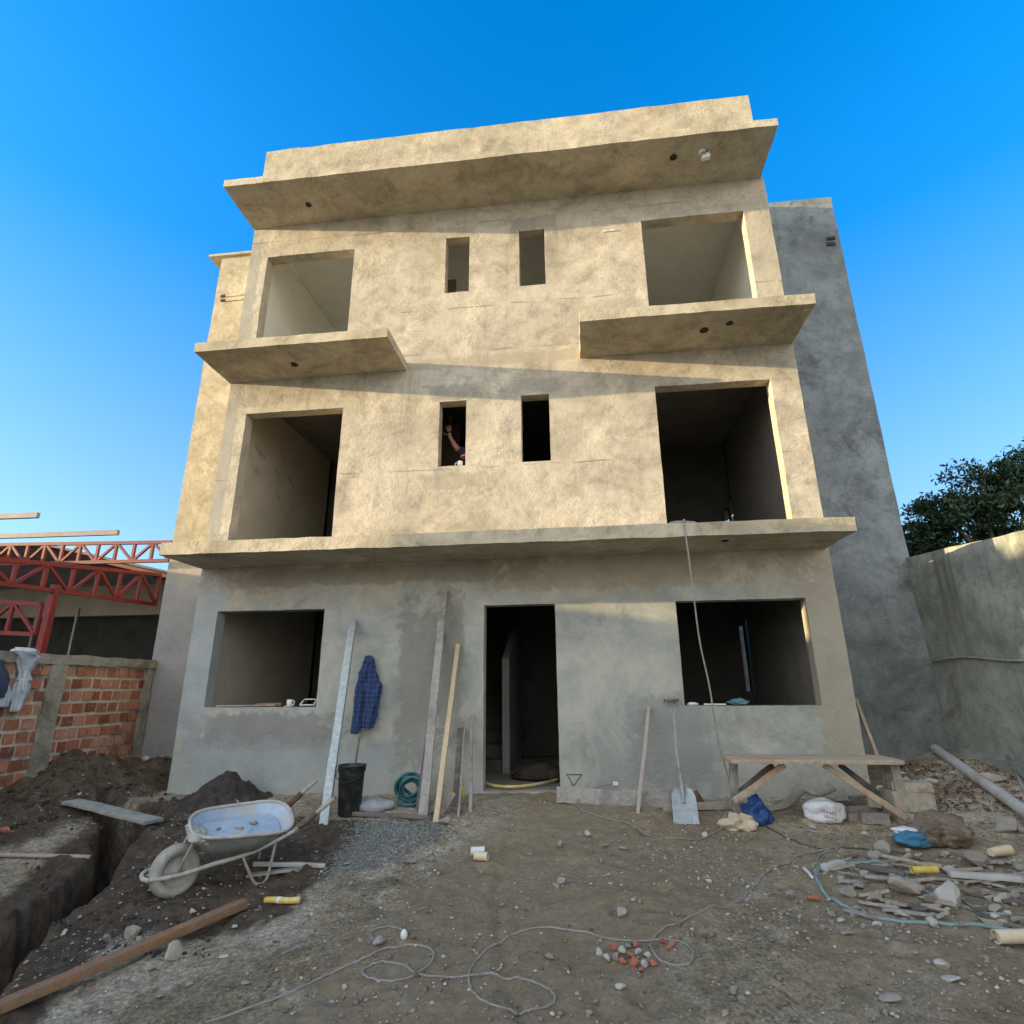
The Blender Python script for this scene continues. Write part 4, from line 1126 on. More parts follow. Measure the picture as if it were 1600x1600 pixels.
# long boards at the wall foot
a = on(870, 1258); c = on(1052, 1272)
one(MB().beam(a + Vector((0, .10, .075)), c + Vector((0, .16, .09)), .15, .03, (0, .25, 1), 16, .008, 3), 'pale_board', M['grey'], 'long pale grey board lying on edge along the wall right of the doorway', 'board', a, bevel=.003, auto=40)
a = on(1040, 1275); c = on(1146, 1272)
one(MB().beam(a + Vector((0, .14, .04)), c + Vector((0, .16, .05)), .07, .05, (0, .2, 1), 10, .006, 5), 'weathered_bar', M['stick'], 'weathered wooden bar lying behind the shovel blade towards the bench', 'bar', a, bevel=.003, auto=40)
pts = [on(960, 1246, .14), on(930, 1250, .12), on(905, 1254, .06), on(908, 1268, .02), on(950, 1281, .01), on(985, 1290, .01), on(1015, 1302, .01), on(1060, 1312, .01), on(1098, 1311, .01), on(1140, 1290, .01), on(1170, 1283, .02)]
PC = thing('plug_cable', 'thin grey cable with a white plug lying over the pale grey board', 'cable', pts[0])
MB().tube(pts, .006, 6, 6).build('wire', M['cable'], PC, smooth=True)
MB().box(pts[0] + Vector((.02, 0, 0)), (.06, .035, .035)).build('plug', M['whiteplastic'], PC, bevel=.006)

# shovel
bt = on(1072, 1286); tp = pl(1049, 1094, y=-.04)
SV = thing('shovel', 'steel shovel with a metal D grip standing blade down against the wall', 'shovel', bt)
neck = bt.lerp(tp, .30); tri0 = bt.lerp(tp, .86)
b = MB()
for k in range(9):
    for i in range(9):
        u = -1 + i / 4; t = k / 8
        wv = .115 * (1 if t < .7 else 1 - .35 * ((t - .7) / .3) ** 2)
        q = bt + (neck - bt) * (t * .82) + Vector((u * wv, -.03 * u * u * (.4 + t) - .02 + .03 * t, 0))
        b.v.append(tuple(q))
for k in range(8):
    for i in range(8):
        o = k * 9 + i; b.f.append((o, o + 1, o + 10, o + 9))
n0 = len(b.v)
b.v += [(v[0], v[1] + .005, v[2]) for v in b.v[:n0]]
b.f += [tuple(n0 + i for i in reversed(q)) for q in b.f[:64]]
edge = [i for i in range(9)] + [9 * k + 8 for k in range(1, 9)] + [72 + i for i in range(7, -1, -1)] + [9 * k for k in range(7, 0, -1)]
for i in range(len(edge)):
    a_, c_ = edge[i], edge[(i + 1) % len(edge)]; b.f.append((a_, n0 + a_, n0 + c_, c_))
b.mi = [0] * len(b.f)
b.build('blade', M['galv'], SV, auto=50)
MB().tube([bt.lerp(tp, .14) + Vector((0, -.02, 0)), bt.lerp(tp, .25) + Vector((0, -.012, 0)), bt.lerp(tp, .38)], [.012, .026, .020], 10, 3).build('socket', M['steel'], SV, smooth=True)
MB().tube([bt.lerp(tp, .34), bt.lerp(tp, .55) + Vector((-.008, 0, 0)), bt.lerp(tp, .7) + Vector((.006, 0, 0)), tri0], .017, 10, 5).build('shaft', M['grey'], SV, smooth=True)
b = MB(); dl = tp + Vector((-.068, 0, 0)); dr = tp + Vector((.068, 0, 0))
b.tube([tri0 - Vector((0, 0, .03)), tri0 + Vector((-.03, 0, .05)), dl], .008, 8, 3).tube([tri0 - Vector((0, 0, .03)), tri0 + Vector((.03, 0, .05)), dr], .008, 8, 3)
b.build('grip_fork', M['steel'], SV, smooth=True)
MB().tube([dl + Vector((-.015, 0, 0)), dr + Vector((.015, 0, 0))], .015, 10).build('grip_bar', M['dark'], SV, smooth=True)
p = on(1080, 1262)
b = MB(); rp = [(-.10, 0, .02), (-.05, 0, .13), (.03, 0, .12), (.09, 0, .15), (.12, 0, .10), (.16, 0, .035), (.12, 0, .0), (.0, 0, .01)]
b.add([p + Vector((q[0], .10 + .02 * i, q[2])) for i in (0, 1) for q in rp], [tuple(range(8)), tuple(reversed(range(8, 16)))] + [(i, (i + 1) % 8, 8 + (i + 1) % 8, 8 + i) for i in range(8)])
one(b, 'rusty_plate', M['rust'], 'jagged rusty red metal piece behind the shovel blade', 'scrap', p, bevel=.004, auto=40)

# trestle bench
fl = on(1398, 1288); bl = on(1146, 1272)
tz = pl(1398, 1186, y=fl.y).z
L0 = pl(1134, 1183, z=tz); L1 = pl(1130, 1191, z=tz); R0 = pl(1390, 1180, z=tz); R1 = pl(1402, 1193, z=tz)
BN = thing('work_bench', 'long low trestle bench of worn planks with diagonal braces by the right window', 'bench', (fl.x - .7, fl.y, fl.z))
depth = .24
L1 = pl(1138, 1190, y=fl.y + .02); R1 = pl(1402, 1188, y=fl.y + .02)
b = MB().beam((L1.x, fl.y + .13, tz - .02), (R1.x + .01, fl.y + .13, tz - .02), .46, .036, (0, 1, 0), 18, .005, 2)
b.build('bench_top', M['bench'], BN, bevel=.004, auto=40)
for yo in (.03, .23):
    MB().beam((R1.x - .035, fl.y + yo, tz - .03), (R1.x - .02 + .02 * (yo < .1), fl.y + yo + .02, fl.z - .02), .075, .04, (1, 0, 0), 6, .004, 3 + yo).build('leg', M['grey'], BN, bevel=.003, auto=40)
MB().beam((R1.x - .03, fl.y + .02, tz - .10), (R1.x - .03, fl.y + .26, tz - .10), .08, .03, (0, 0, 1), 3).build('crossbar', M['grey'], BN, bevel=.003)
MB().beam((L1.x + .09, fl.y + .23, tz - .03), (L1.x + .07, fl.y + .25, bl.z - .03), .075, .04, (1, 0, 0), 6, .004, 8).build('leg', M['grey'], BN, bevel=.003, auto=40)
cx = lambda px, py, yo: pl(px, py, y=fl.y + yo)
MB().beam(cx(1288, 1195, .01), cx(1416, 1278, -.02), .055, .03, (0, 0, 1), 10, .005, 6).build('brace', M['bench'], BN, bevel=.003, auto=40)
MB().beam(cx(1312, 1195, .25), cx(1408, 1268, .25), .05, .03, (0, 0, 1), 10, .005, 7).build('brace', M['dark'], BN, bevel=.003, auto=40)
MB().beam(cx(1226, 1195, .01), cx(1146, 1252, .01), .05, .03, (0, 0, 1), 10, .005, 9).build('brace', M['bench'], BN, bevel=.003, auto=40)
MB().beam(cx(1208, 1195, .25), cx(1152, 1240, .25), .05, .03, (0, 0, 1), 10, .005, 10).build('brace', M['dark'], BN, bevel=.003, auto=40)

# things below and beside the bench
p = on(1186, 1288)
one(MB().blob(p + Vector((0, .05, .085)), (.26, .22, .26), 2, 4, .5, 1.6, fine=.16, flat=-.75), 'blue_plastic_bag', M['blue'], 'bright blue plastic bag crumpled under the left end of the bench', 'bag', p, smooth=True)
p = on(1152, 1296)
one(MB().blob(p + Vector((.02, .0, .045)), (.28, .16, .16), 6, 4, .55, 1.8, fine=.18, flat=-.6), 'beige_rag', M['beige'], 'beige cloth crumpled on the ground in front of the blue plastic bag', 'rag', p, smooth=True)
p = on(1296, 1287)
SK = thing('white_sack', 'full white plastic sack printed in red lying under the bench', 'sack', p)
MB().blob(p + Vector((0, .06, .085)), (.36, .22, .22), 4, 4, .28, 1.3, fine=.07, flat=-.75).build('sack_body', M['whitebag'], SK, smooth=True)
rb = MB()
def onbag(u, v): return pl(u, v, y=p.y - .048)
for x0_, y0_, n_, w_, h_ in ((1283, 1265, 5, 4.6, 3.2), (1288, 1274, 5, 4.4, 3.0)):   # two slanting lines of joined-up script
    pts = []
    for k in range(n_ * 8 + 1):
        t = k / 8
        pts.append(onbag(x0_ + w_ * (t - .28 * math.sin(2 * math.pi * t)), y0_ + 1.45 * t - h_ * (.55 + .25 * math.sin(t * 2.1)) * math.cos(2 * math.pi * t)))
    rb.tube(pts, .0030, 5, flat=.6)
rb.tube([onbag(1290, 1283), onbag(1300, 1284), onbag(1309, 1287)], .0022, 5, 3)
rb.build('red_lettering', M['redink'], SK, smooth=True)
rnd = random.Random(2)
for k, (px, py, sx, sy, sz, mt_, lab) in enumerate(((1350, 1272, .30, .07, .06, 'stick', 'pale wooden offcut stacked under the right part of the bench'), (1335, 1284, .12, .08, .06, 'stone', 'short pale offcut just right of the white printed sack'), (1372, 1288, .22, .12, .09, 'stoned', 'dark grey block lying by the right leg of the bench'), (1372, 1272, .11, .10, .09, 'boxes', 'small squarish block on top of the dark block under the bench'), (1345, 1258, .14, .09, .07, 'stoned', 'dark stone at the wall foot behind the white printed sack'), (1322, 1264, .13, .08, .06, 'dark', 'dark wooden chip behind the right end of the white sack'))):
    p = on(px, py)
    q = p + Vector((0, .05, sz / 2 + (.06 if k in (3,) else 0)))
    Rz = Matrix.Rotation(rnd.uniform(-.3, .3), 4, 'Z')
    o = one(MB().rbox((-sx / 2, -sy / 2, 0), (sx / 2, sy / 2, sz), .03, .010, 8, k), 'offcut', M[mt_], lab, 'offcut', (0, 0, 0), auto=50)
    o.data.transform(Rz); o.location = q - Vector((0, 0, sz / 2))
b = MB(); pts = [on(1206, 1274, .03), on(1240, 1268, .06), on(1262, 1258, .12), on(1285, 1258, .10), on(1310, 1252, .12)]
one(b.tube([q + Vector((0, .1, 0)) for q in pts], [.03, .04, .045, .05, .045], 8, 5, flat=.5), 'crooked_log', M['stick'], 'crooked weathered branch lying along the wall behind the blue bag', 'branch', pts[0], smooth=True)
# stack of blocks right of the bench
p = on(1440, 1288); yc = p.y + .14
for k, (h, wx, dx, lab) in enumerate(((.10, .37, 0, 'bottom cement covered block of the stack right of the bench'), (.17, .36, -.01, 'middle thick block of the stack right of the bench'), (.07, .33, .01, 'top broken slab of the stack right of the bench'))):
    zb = p.z - .02 + (0, .102, .274)[k]
    o = one(MB().rbox((-wx / 2, -.12, 0), (wx / 2, .12, h), .04, .016, 5, k * 3), 'cement_block', M['boxes'], lab, 'block', (0, 0, 0), 'blocks stacked right of the bench', auto=50)
    o.data.transform(Matrix.Rotation(.15 - .12 * k, 4, 'Z')); o.location = (p.x + dx, yc, zb)
p = on(1475, 1326)
SKB = thing('muddy_sack', 'muddy brown sack with a torn blue end lying in front of the block stack', 'sack', p)
MB().blob(p + Vector((.05, .10, .09)), (.44, .30, .25), 11, 4, .55, 1.5, fine=.26, flat=-.7).build('sack_body', M['brownsack'], SKB, smooth=True)
MB().blob(p + Vector((-.19, .04, .05)), (.28, .18, .14), 12, 4, .4, 1.4, fine=.16, flat=-.6).build('blue_end', nmat('teal_plastic', (.03, .12, .20), (.06, .19, .29), 8), SKB, smooth=True)
MB().blob(p + Vector((-.20, .10, .10)), (.24, .12, .07), 13, 3, .3, 1.4, fine=.1).build('white_flap', M['whitebag'], SKB, smooth=True)

# pipes on the right
a = on(1464, 1182); c = on(1600, 1284)
d = (c - a).normalized()
one(MB().tube([a + Vector((0, 0, .06)), c + Vector((0, 0, .10)), c + d * .5 + Vector((0, 0, .11))], .052, 18), 'drain_pipe', M['pvc'], 'thick grey plastic pipe slanting across the ground by the boundary wall', 'pipe', a, auto=40)
a = pl(1574, 1182, x=5.42); c = on(1606, 1246)
one(MB().tube([a, c, c + (c - a) * .4], .02, 8), 'leaning_stick', M['grey'], 'thin grey stick leaning on the boundary wall above the thick pipe', 'stick', c, smooth=True)

# ------------------------------------------------------------------ left foreground
a = on(108, 1262, .03); c = on(240, 1291, .05)
one(MB().beam(a, c, .19, .032, (c - a).cross(Vector((0, 0, 1))), 14, .008, 4), 'trench_plank', M['greenish'], 'grey green plank laid as a bridge over the narrow trench', 'plank', a, bevel=.004, auto=40)
a = on(141, 1338, .03); c = on(0, 1343, .03)
one(MB().tube([a, a.lerp(c, .5), c, c + (c - a) * 1.2], .018, 9, 2), 'ground_pole', M['stick'], 'straight pale pole lying on the bank left of the trench', 'pole', a, smooth=True)
lie('timber_beam', 'long orange brown timber lying at the lower left of the yard', 'timber', M['timber'], (381, 1425), (-70, 1618), .075, .05, n=30, wob=.006, seed=3, dz=.02)
lie('grey_tube', 'straight grey tube on the ground behind the wheelbarrow legs', 'tube', M['pvc'], (395, 1356), (508, 1356), .032, .032, bevel=.008)
lie('flat_offcut', 'flat weathered offcut beside the grey tube behind the wheelbarrow', 'offcut', M['grey'], (388, 1368), (470, 1365), .07, .02)
p = on(10, 1310)
one(MB().rock(p + Vector((-.1, .06, .02)), (.28, .12, .09), 6), 'red_tile_piece', M['redbrick'], 'red clay piece on the bank at the left edge above the pale pole', 'rubble', p, auto=40)
pts = [on(415, 1410, .025), on(430, 1412, .025), on(450, 1414, .025), on(468, 1413, .025)]
YP = thing('yellow_pipe_piece', 'short yellow pipe piece with a white band lying in front of the wheelbarrow', 'pipe', pts[0])
MB().tube(pts, .021, 12, 5).build('pipe_body', M['yellow'], YP, smooth=True)
MB().tube([pts[1].lerp(pts[2], .15), pts[1].lerp(pts[2], .45)], .0225, 12).build('white_band', M['whiteplastic'], YP, smooth=True)
for px, py, an, lab, mt_ in ((746, 1336, .3, 'short white pipe stub lying on the bare earth before the doorway', 'whiteplastic'), (752, 1347, -.2, 'cream pipe stub with a dark open end before the doorway', 'cream')):
    p = on(px, py); dv = Vector((math.cos(an), math.sin(an), 0)) * .055
    b = MB()
    rt = dv.to_track_quat('Z', 'Y').to_matrix()
    b.lathe([(.028, 0), (.032, 0), (.032, .11), (.028, .11), (.027, .02), (.001, .02)], p - dv + Vector((0, 0, .032)), rt, 18)
    one(b, 'pipe_stub', M[mt_], lab, 'pipe', p, auto=40)
# hoodie and cloth over the brick wall
hp = pl(38, 1022, x=BX - .03)
HD = thing('grey_hoodie', 'pale grey hooded top draped over the brick wall coping', 'clothing', hp - Vector((0, 0, .6)))
def drape(rows, xw, hd, seed, mat, name, parent, folds=6):
    out = []
    for (x0, x1, yy, d) in rows:
        a = pl(x0, yy, x=xw); c = pl(x1, yy, x=xw)
        out.append(((a.x, (a.y + c.y) / 2, (a.z + c.z) / 2), abs(c.y - a.y) / 2, d * hd))
    res = []
    for i in range(len(out) - 1):
        for k in range(5):
            t = k / 5
            res.append((tuple(out[i][0][j] * (1 - t) + out[i + 1][0][j] * t for j in range(3)), out[i][1] * (1 - t) + out[i + 1][1] * t, out[i][2] * (1 - t) + out[i + 1][2] * t))
    res.append(out[-1])
    b = MB(); n = 32
    for i, (c, hw, dd) in enumerate(res):
        for k in range(n):
            a = 2 * math.pi * k / n
            fo = 1 + .12 * math.sin(folds * a + seed + i * .22) + .34 * mnoise.noise(Vector((math.cos(a) * 1.5, i * .17, seed * 1.3))) + .16 * mnoise.noise(Vector((a * 1.7, i * .4, seed)))
            b.v.append((c[0] + dd * math.sin(a) * fo, c[1] + hw * math.cos(a) * fo, c[2]))
    for i in range(len(res) - 1):
        for k in range(n): b.f.append((i * n + k, i * n + (k + 1) % n, (i + 1) * n + (k + 1) % n, (i + 1) * n + k))
    b.f.append(tuple(range(n))); b.f.append(tuple((len(res) - 1) * n + k for k in range(n)))
    b.mi = [0] * len(b.f)
    return b.build(name, mat, parent, smooth=True)
drape([(27, 52, 1012, .3), (23, 57, 1017, 1.6), (25, 57, 1024, 1.5), (27, 53, 1036, 1), (31, 47, 1050, .7), (27, 48, 1064, .8)], BX + .05, .07, 2, M['hoodie'], 'hood', HD)
drape([(28, 47, 1060, .8), (22, 45, 1074, 1), (19, 40, 1088, 1), (14, 27, 1112, .8)], BX + .055, .06, 4, M['hoodie'], 'body', HD)
dc = MB().tube([pl(41, 1048, x=BX + .14), pl(38, 1058, x=BX + .145), pl(36, 1066, x=BX + .145), pl(37, 1082, x=BX + .14)], .006, 6, 4)
dc.build('drawstring', M['whiteplastic'], HD, smooth=True)
hp = pl(4, 1060, x=BX + .03)
NC = thing('navy_garment', 'dark navy garment with grey sleeve hanging at the left edge of the brick wall', 'clothing', hp - Vector((0, 0, .3)))
drape([(-22, 6, 1030, .6), (-24, 11, 1056, 1), (-22, 11, 1075, 1), (-20, 6, 1090, .9)], BX + .06, .06, 6, M['denim'], 'body', NC)
drape([(0, 14, 1072, .6), (-2, 16, 1085, .9), (-4, 12, 1105, .8)], BX + .05, .05, 7, M['hoodie'], 'sleeve', NC)

# soil heap and gravel
p = on(338, 1258)
b = MB(); n = 56
vs = []
for i in range(n + 1):
    for j in range(n + 1):
        u, v = -1 + 2 * i / n, -1 + 2 * j / n
        x_, y_ = p.x + u * .62, p.y + .12 + v * .5
        r_ = math.hypot(u * (1 if u < 0 else 1.05), v)
        h = .29 * (.5 + .5 * math.cos(math.pi * min(1, r_ ** .85))) + .045 * float(fbm(x_ * 9, y_ * 9, 77, 4)) * (1 if r_ < 1 else .2) - .03 * (r_ >= .97)
        y_ = min(y_, -.004 - .004 * (i % 3))
        vs.append((x_, y_, surf(x_, y_) + h))
b.add(vs, [(i * (n + 1) + j, (i + 1) * (n + 1) + j, (i + 1) * (n + 1) + j + 1, i * (n + 1) + j + 1) for i in range(n) for j in range(n)])
one(b, 'soil_heap', M['fresh'], 'conical heap of dark soil against the left foot of the facade', 'heap', p, smooth=True)

def scatter(name, mat, kind, pts, rng, label=None, group=None):
    b = MB(); rnd = random.Random(rng)
    for (x_, y_, s_) in pts:
        z_ = surf(x_, y_)
        rot = Matrix.Rotation(rnd.uniform(0, 6.28), 3, 'Z')
        q = []
        for dx, dy, dz in ((1, 0, 0), (0, 1, 0), (-1, 0, 0), (0, -1, 0), (0, 0, 1), (0, 0, -.6), (.6, .6, .5), (-.6, .5, .6)):
            v = Vector((dx * rnd.uniform(.7, 1.3), dy * rnd.uniform(.6, 1.1), dz * rnd.uniform(.5, .9))) * s_
            q.append(rot @ v + Vector((x_, y_, z_ + s_ * .25)))
        b.add(q, [(0, 6, 4), (0, 1, 6), (6, 1, 4), (1, 7, 4), (1, 2, 7), (7, 2, 4), (2, 3, 4), (3, 0, 4), (1, 0, 5), (2, 1, 5), (3, 2, 5), (0, 3, 5)])
    o = b.build(name, mat)
    return tag(o, label, None, group, kind)
rnd = random.Random(21)
gpoly = [on(*q) for q in ((520, 1335), (560, 1283), (610, 1276), (680, 1285), (690, 1300), (650, 1330), (600, 1350), (540, 1365), (508, 1378))]
gp2 = np.array([(q.x, q.y) for q in gpoly])
gc = gp2.mean(0)
pts = []
while len(pts) < 5200:
    x_ = rnd.uniform(gp2[:, 0].min() - .3, gp2[:, 0].max() + .3); y_ = rnd.uniform(gp2[:, 1].min() - .3, gp2[:, 1].max() + .25)
    d = float(sdf(np.array([x_]), np.array([y_]), gp2)[0])
    if d < .16 * rnd.random() ** 3 - .05 + .06 * float(fbm(x_ * 4, y_ * 4, 9, 3)): pts.append((x_, y_, rnd.uniform(.005, .012)))
tag(scatter('gravel', M['gravel'], 'stuff', pts, 3), 'thin spread of blue grey gravel on the ground between the wheelbarrow and the boards', 'gravel')
pts = []
while len(pts) < 15000:
    x_ = rnd.uniform(-5.2, 5.2); y_ = rnd.uniform(-5.9, .0)
    dn = float(fbm(x_ * .9, y_ * .9, 15, 3)) + .35 * (x_ > 2) + (.3 if y_ > -1.6 and abs(x_ - .4) > .8 else 0) - (.5 if abs(x_ - .7) < .8 and y_ > -3 else 0)
    if x_ < -.6: dn -= .55
    if dn > rnd.uniform(-.8, 1.1): pts.append((x_, y_, .003 + .013 * rnd.random() ** 3.2))
tag(scatter('pebble_litter', M['pebble'], 'stuff', pts, 4), 'fine pebbles and mortar crumbs scattered over the bare earth of the yard', 'pebbles')

# ------------------------------------------------------------------ things on the ledges and sills
def plank_on(name, label, mat, p, q, y, wd, th, z, seed=0, cat='plank'):
    a = pl(*p, y=y); c = pl(*q, y=y)
    a.z = c.z = z + th / 2
    return one(MB().beam(a, c, wd, th, (0, 1, 0), 14, .005, seed), name, M[mat], label, cat, a - Vector((0, 0, th / 2)), bevel=.003, auto=40)
zc = 2.850
plank_on('ledge_plank', 'long pale plank lying along the ledge under the left first floor opening', 'pine', (376, 842), (664, 832), -.62, .14, .03, zc, 1)
plank_on('ledge_batten', 'yellowish batten lying on the ledge between the two first floor openings', 'pine', (600, 834), (690, 829), -.38, .07, .035, zc + .002, 2, 'batten')
plank_on('ledge_lath', 'thin long lath lying on the ledge left of the coiled rope', 'bench', (712, 829), (985, 820), -.45, .05, .03, zc, 3, 'lath')
p = pl(714, 824, y=-.5); p.z = zc
one(MB().blob(p + Vector((0, 0, .03)), (.06, .05, .07), 3, 2, .3, flat=-.8), 'ledge_lump', M['stone'], 'small mortar lump on the ledge at the left end of the thin lath', 'lump', p, smooth=True)
p = pl(426, 834, y=-.55); p.z = zc + .03
one(MB().rock(p + Vector((0, 0, .02)), (.14, .07, .05), 8), 'ledge_chip', M['stonew'], 'white plaster chip lying on the pale ledge plank at the left opening', 'chip', p, auto=40)
# rope coil on the ledge and its end hanging to the ground
rc = pl(1066, 815, y=-.70); rc.z = zc + .012
RP = thing('hanging_rope', 'brown cable coiled on the ledge and hanging down past the right window to the bench', 'rope', rc)
b = MB()
for k in range(4):
    R_ = .15 - .012 * k
    b.tube([rc + Vector((R_ * 1.25 * math.cos(a), R_ * .55 * math.sin(a), .008 * k + .005 * math.sin(2 * a))) for a in np.linspace(0, 6.283, 26, endpoint=False)], .0065, 6, closed=True)
b.build('coil', M['cable'], RP, smooth=True)
hp_ = [rc + Vector((.02, -.08, .01)), Vector((pl(1069, 822, y=-.862).x, -.862, 2.855)), pl(1075, 862, y=-.86), pl(1082, 915, y=-.86), pl(1093, 1000, y=-.85), pl(1108, 1070, y=-.84), pl(1121, 1150, y=-.83), pl(1131, 1190, y=-.83), pl(1143, 1240, y=-.84), on(1146, 1278, .01)]
MB().tube(hp_, .009, 6, 6).build('hanging_end', M['cable'], RP, smooth=True)
# left window sill
zs = .908
def sill(px, y, z=zs):
    q = pl(px, 1104, y=y); q.z = z; return q
q = sill(452, .06); TR = thing('mug', 'small white cup standing on the sill of the left ground floor window', 'cup', q)
MB().lathe([(.001, .003), (.032, .003), (.036, .085), (.032, .085), (.028, .01), (.001, .01)], q, n=20).build('cup_body', M['whiteplastic'], TR, smooth=True)
MB().lathe([(.001, .001), (.06, .002), (.065, .012), (.001, .006)], q - Vector((0, 0, 0)) + Vector((.0, 0, .0)), n=20).build('saucer', M['whiteplastic'], TR, smooth=True)
MB().tube([q + Vector((.032, 0, .07)), q + Vector((.06, 0, .065)), q + Vector((.058, 0, .03)), q + Vector((.034, 0, .02))], .005, 6, 4).build('cup_handle', M['whiteplastic'], TR, smooth=True)
q = sill(482, .07); b = MB()
for d0, d1 in (((-.09, -.05, .02), (.09, -.05, .02)), ((-.075, .03, .085), (.085, .03, .085)), ((-.09, -.05, .02), (-.075, .03, .085)), ((.09, -.05, .02), (.085, .03, .085))): b.tube([q + Vector(d0), q + Vector(d1)], .008, 6)
b.tube([q + Vector((-.09, -.05, .02)), q + Vector((-.09, .03, .0))], .006, 6).tube([q + Vector((.09, -.05, .02)), q + Vector((.09, .03, 0))], .006, 6)
one(b, 'wire_frame', M['whiteplastic'], 'small white tilted frame on the right end of the left window sill', 'frame', q, smooth=True)
a, c = sill(340, .09), sill(432, .10)
one(MB().beam(a + Vector((0, 0, .012)), c + Vector((0, 0, .018)), .09, .018, (0, 1, 0), 8, .004, 2), 'sill_board', M['grey'], 'thin grey board lying on the left window sill', 'board', a, bevel=.002, auto=40)
a, c = sill(400, .14), sill(440, .14)
one(MB().beam(a + Vector((0, 0, .02)), c + Vector((0, 0, .03)), .05, .035, (0, 1, 0), 6, .004, 4), 'sill_offcut', M['timber'], 'reddish brown offcut beside the white cup on the left window sill', 'offcut', a, bevel=.002, auto=40)
# right window sill
q = sill(1156, .05); one(MB().blob(q + Vector((0, 0, .03)), (.20, .10, .085), 5, 3, .6, 2.0, fine=.3, flat=-.7), 'teal_cloth', nmat('teal_cloth', (.06, .16, .20), (.14, .26, .30), 14), 'crumpled teal cloth on the right window sill', 'cloth', q, smooth=True)
a, c = sill(1100, .06), sill(1134, .06)
one(MB().beam(a + Vector((0, 0, .008)), c + Vector((0, 0, .008)), .05, .014, (0, 1, 0), 4, .002, 4), 'white_strip', M['whiteplastic'], 'flat white strip on the right window sill left of the teal cloth', 'strip', a, bevel=.002, auto=40)
q = sill(1082, .06); one(MB().blob(q + Vector((0, 0, .01)), (.13, .06, .04), 7, 2, .5, flat=-.6), 'white_scrap', M['whiteplastic'], 'small white scrap at the left end of the right window sill', 'scrap', q, smooth=True)
q = pl(380, 828, y=-.02); q.z = zc
one(MB().tube([q, q + Vector((0, .02, .06)), q + Vector((.05, .03, .14)), q + Vector((.10, .04, .10)), q + Vector((.09, .05, .0))], .006, 6, 6).blob(q + Vector((0, .02, .05)), (.07, .06, .09), 2, 2, .3), 'cable_end', M['plasticblk'], 'black looped cable end at the lower left corner of the left first floor opening', 'cable', q, smooth=True)
# lamp holder under the roof slab
q = pl(1097, 237, z=8.40)
LH = thing('lamp_holder', 'white plastic fitting dangling under the right end of the roof slab', 'fitting', q)
MB().lathe([(.05, .008), (.05, -.012), (.03, -.02), (.001, -.02)], q, n=16).build('ceiling_rose', M['whiteplastic'], LH, smooth=True)
b = MB(); q2 = q + Vector((.03, -.03, -.10))
b.add([q2 + Vector(v) for v in ((-.07, 0, -.05), (.06, -.02, -.04), (.07, .02, .09), (-.01, .03, .07), (-.05, .05, -.06), (.07, .04, -.05), (.08, .06, .08), (0, .07, .06))], [(0, 1, 2, 3), (7, 6, 5, 4), (0, 4, 5, 1), (1, 5, 6, 2), (2, 6, 7, 3), (3, 7, 4, 0)])
b.build('fitting_cover', M['whiteplastic'], LH, bevel=.008, auto=40)
MB().tube([q, q + Vector((.015, -.01, -.05)), q2 + Vector((.03, .03, .07))], .006, 6, 3).build('wire', M['cabledark'], LH, smooth=True)

# ------------------------------------------------------------------ person at the narrow window
yb = .42
sh = pl(716, 705, y=yb); wr = pl(703, 683, y=yb - .02); el = pl(712, 699, y=yb - .06)
fz = 2.828
px0 = sh.x + .22
def skin_body(name, verts, edges, radii, mat, parent, sub=2):
    me = bpy.data.meshes.new(name)
    org = ROOTLOC[parent]
    me.from_pydata([Vector(v) - org for v in verts], edges, [])
    o = bpy.data.objects.new(name, me); COL.objects.link(o); o.parent = parent
    sk = o.modifiers.new('skin', 'SKIN'); sk.use_smooth_shade = True
    for v, r in zip(me.skin_vertices[0].data, radii): v.radius = (r if isinstance(r, tuple) else (r, r))
    me.skin_vertices[0].data[0].use_root = True
    sb = o.modifiers.new('sub', 'SUBSURF'); sb.levels = sub; sb.render_levels = sub
    dg = bpy.context.evaluated_depsgraph_get()
    nm = bpy.data.meshes.new_from_object(o.evaluated_get(dg))
    o.modifiers.clear(); o.data = nm; nm.name = name
    nm.materials.clear(); nm.materials.append(mat)
    return o
PR = thing('person', 'person in a dark shirt with red trim reaching up beside the narrow window', 'person', (px0, yb, fz))
hipz = fz + .92
shz = sh.z
ls = Vector((px0 - .17, yb, shz - .02)); rs = Vector((px0 + .20, yb, shz - .03))
vs = [(px0, yb, hipz), (px0, yb + .01, hipz + .22), (px0, yb, shz - .10), (px0, yb, shz + .06), (px0 - .01, yb - .02, shz + .15), (px0 - .02, yb - .03, shz + .26),
      ls, el, wr, wr + Vector((-.012, 0, .07)), rs, (px0 + .26, yb + .05, shz - .32), (px0 + .22, yb + .16, shz - .52),
      (px0 - .10, yb, hipz - .06), (px0 - .11, yb + .01, fz + .48), (px0 - .12, yb + .04, fz + .08), (px0 - .12, yb - .12, fz + .04),
      (px0 + .10, yb, hipz - .06), (px0 + .11, yb + .01, fz + .48), (px0 + .12, yb + .04, fz + .08), (px0 + .12, yb - .12, fz + .04)]
ed = [(0, 1), (1, 2), (2, 3), (3, 4), (4, 5), (2, 6), (6, 7), (7, 8), (8, 9), (2, 10), (10, 11), (11, 12), (0, 13), (13, 14), (14, 15), (15, 16), (0, 17), (17, 18), (18, 19), (19, 20)]
rad = [(.15, .11), (.14, .10), (.16, .11), .055, .085, .085, .06, .045, .032, .036, .06, .045, .032, .085, .058, .042, .035, .085, .058, .042, .035]
body = skin_body('body', vs, ed, rad, M['skin'], PR)
hand = wr + Vector((-.012, 0, .07))
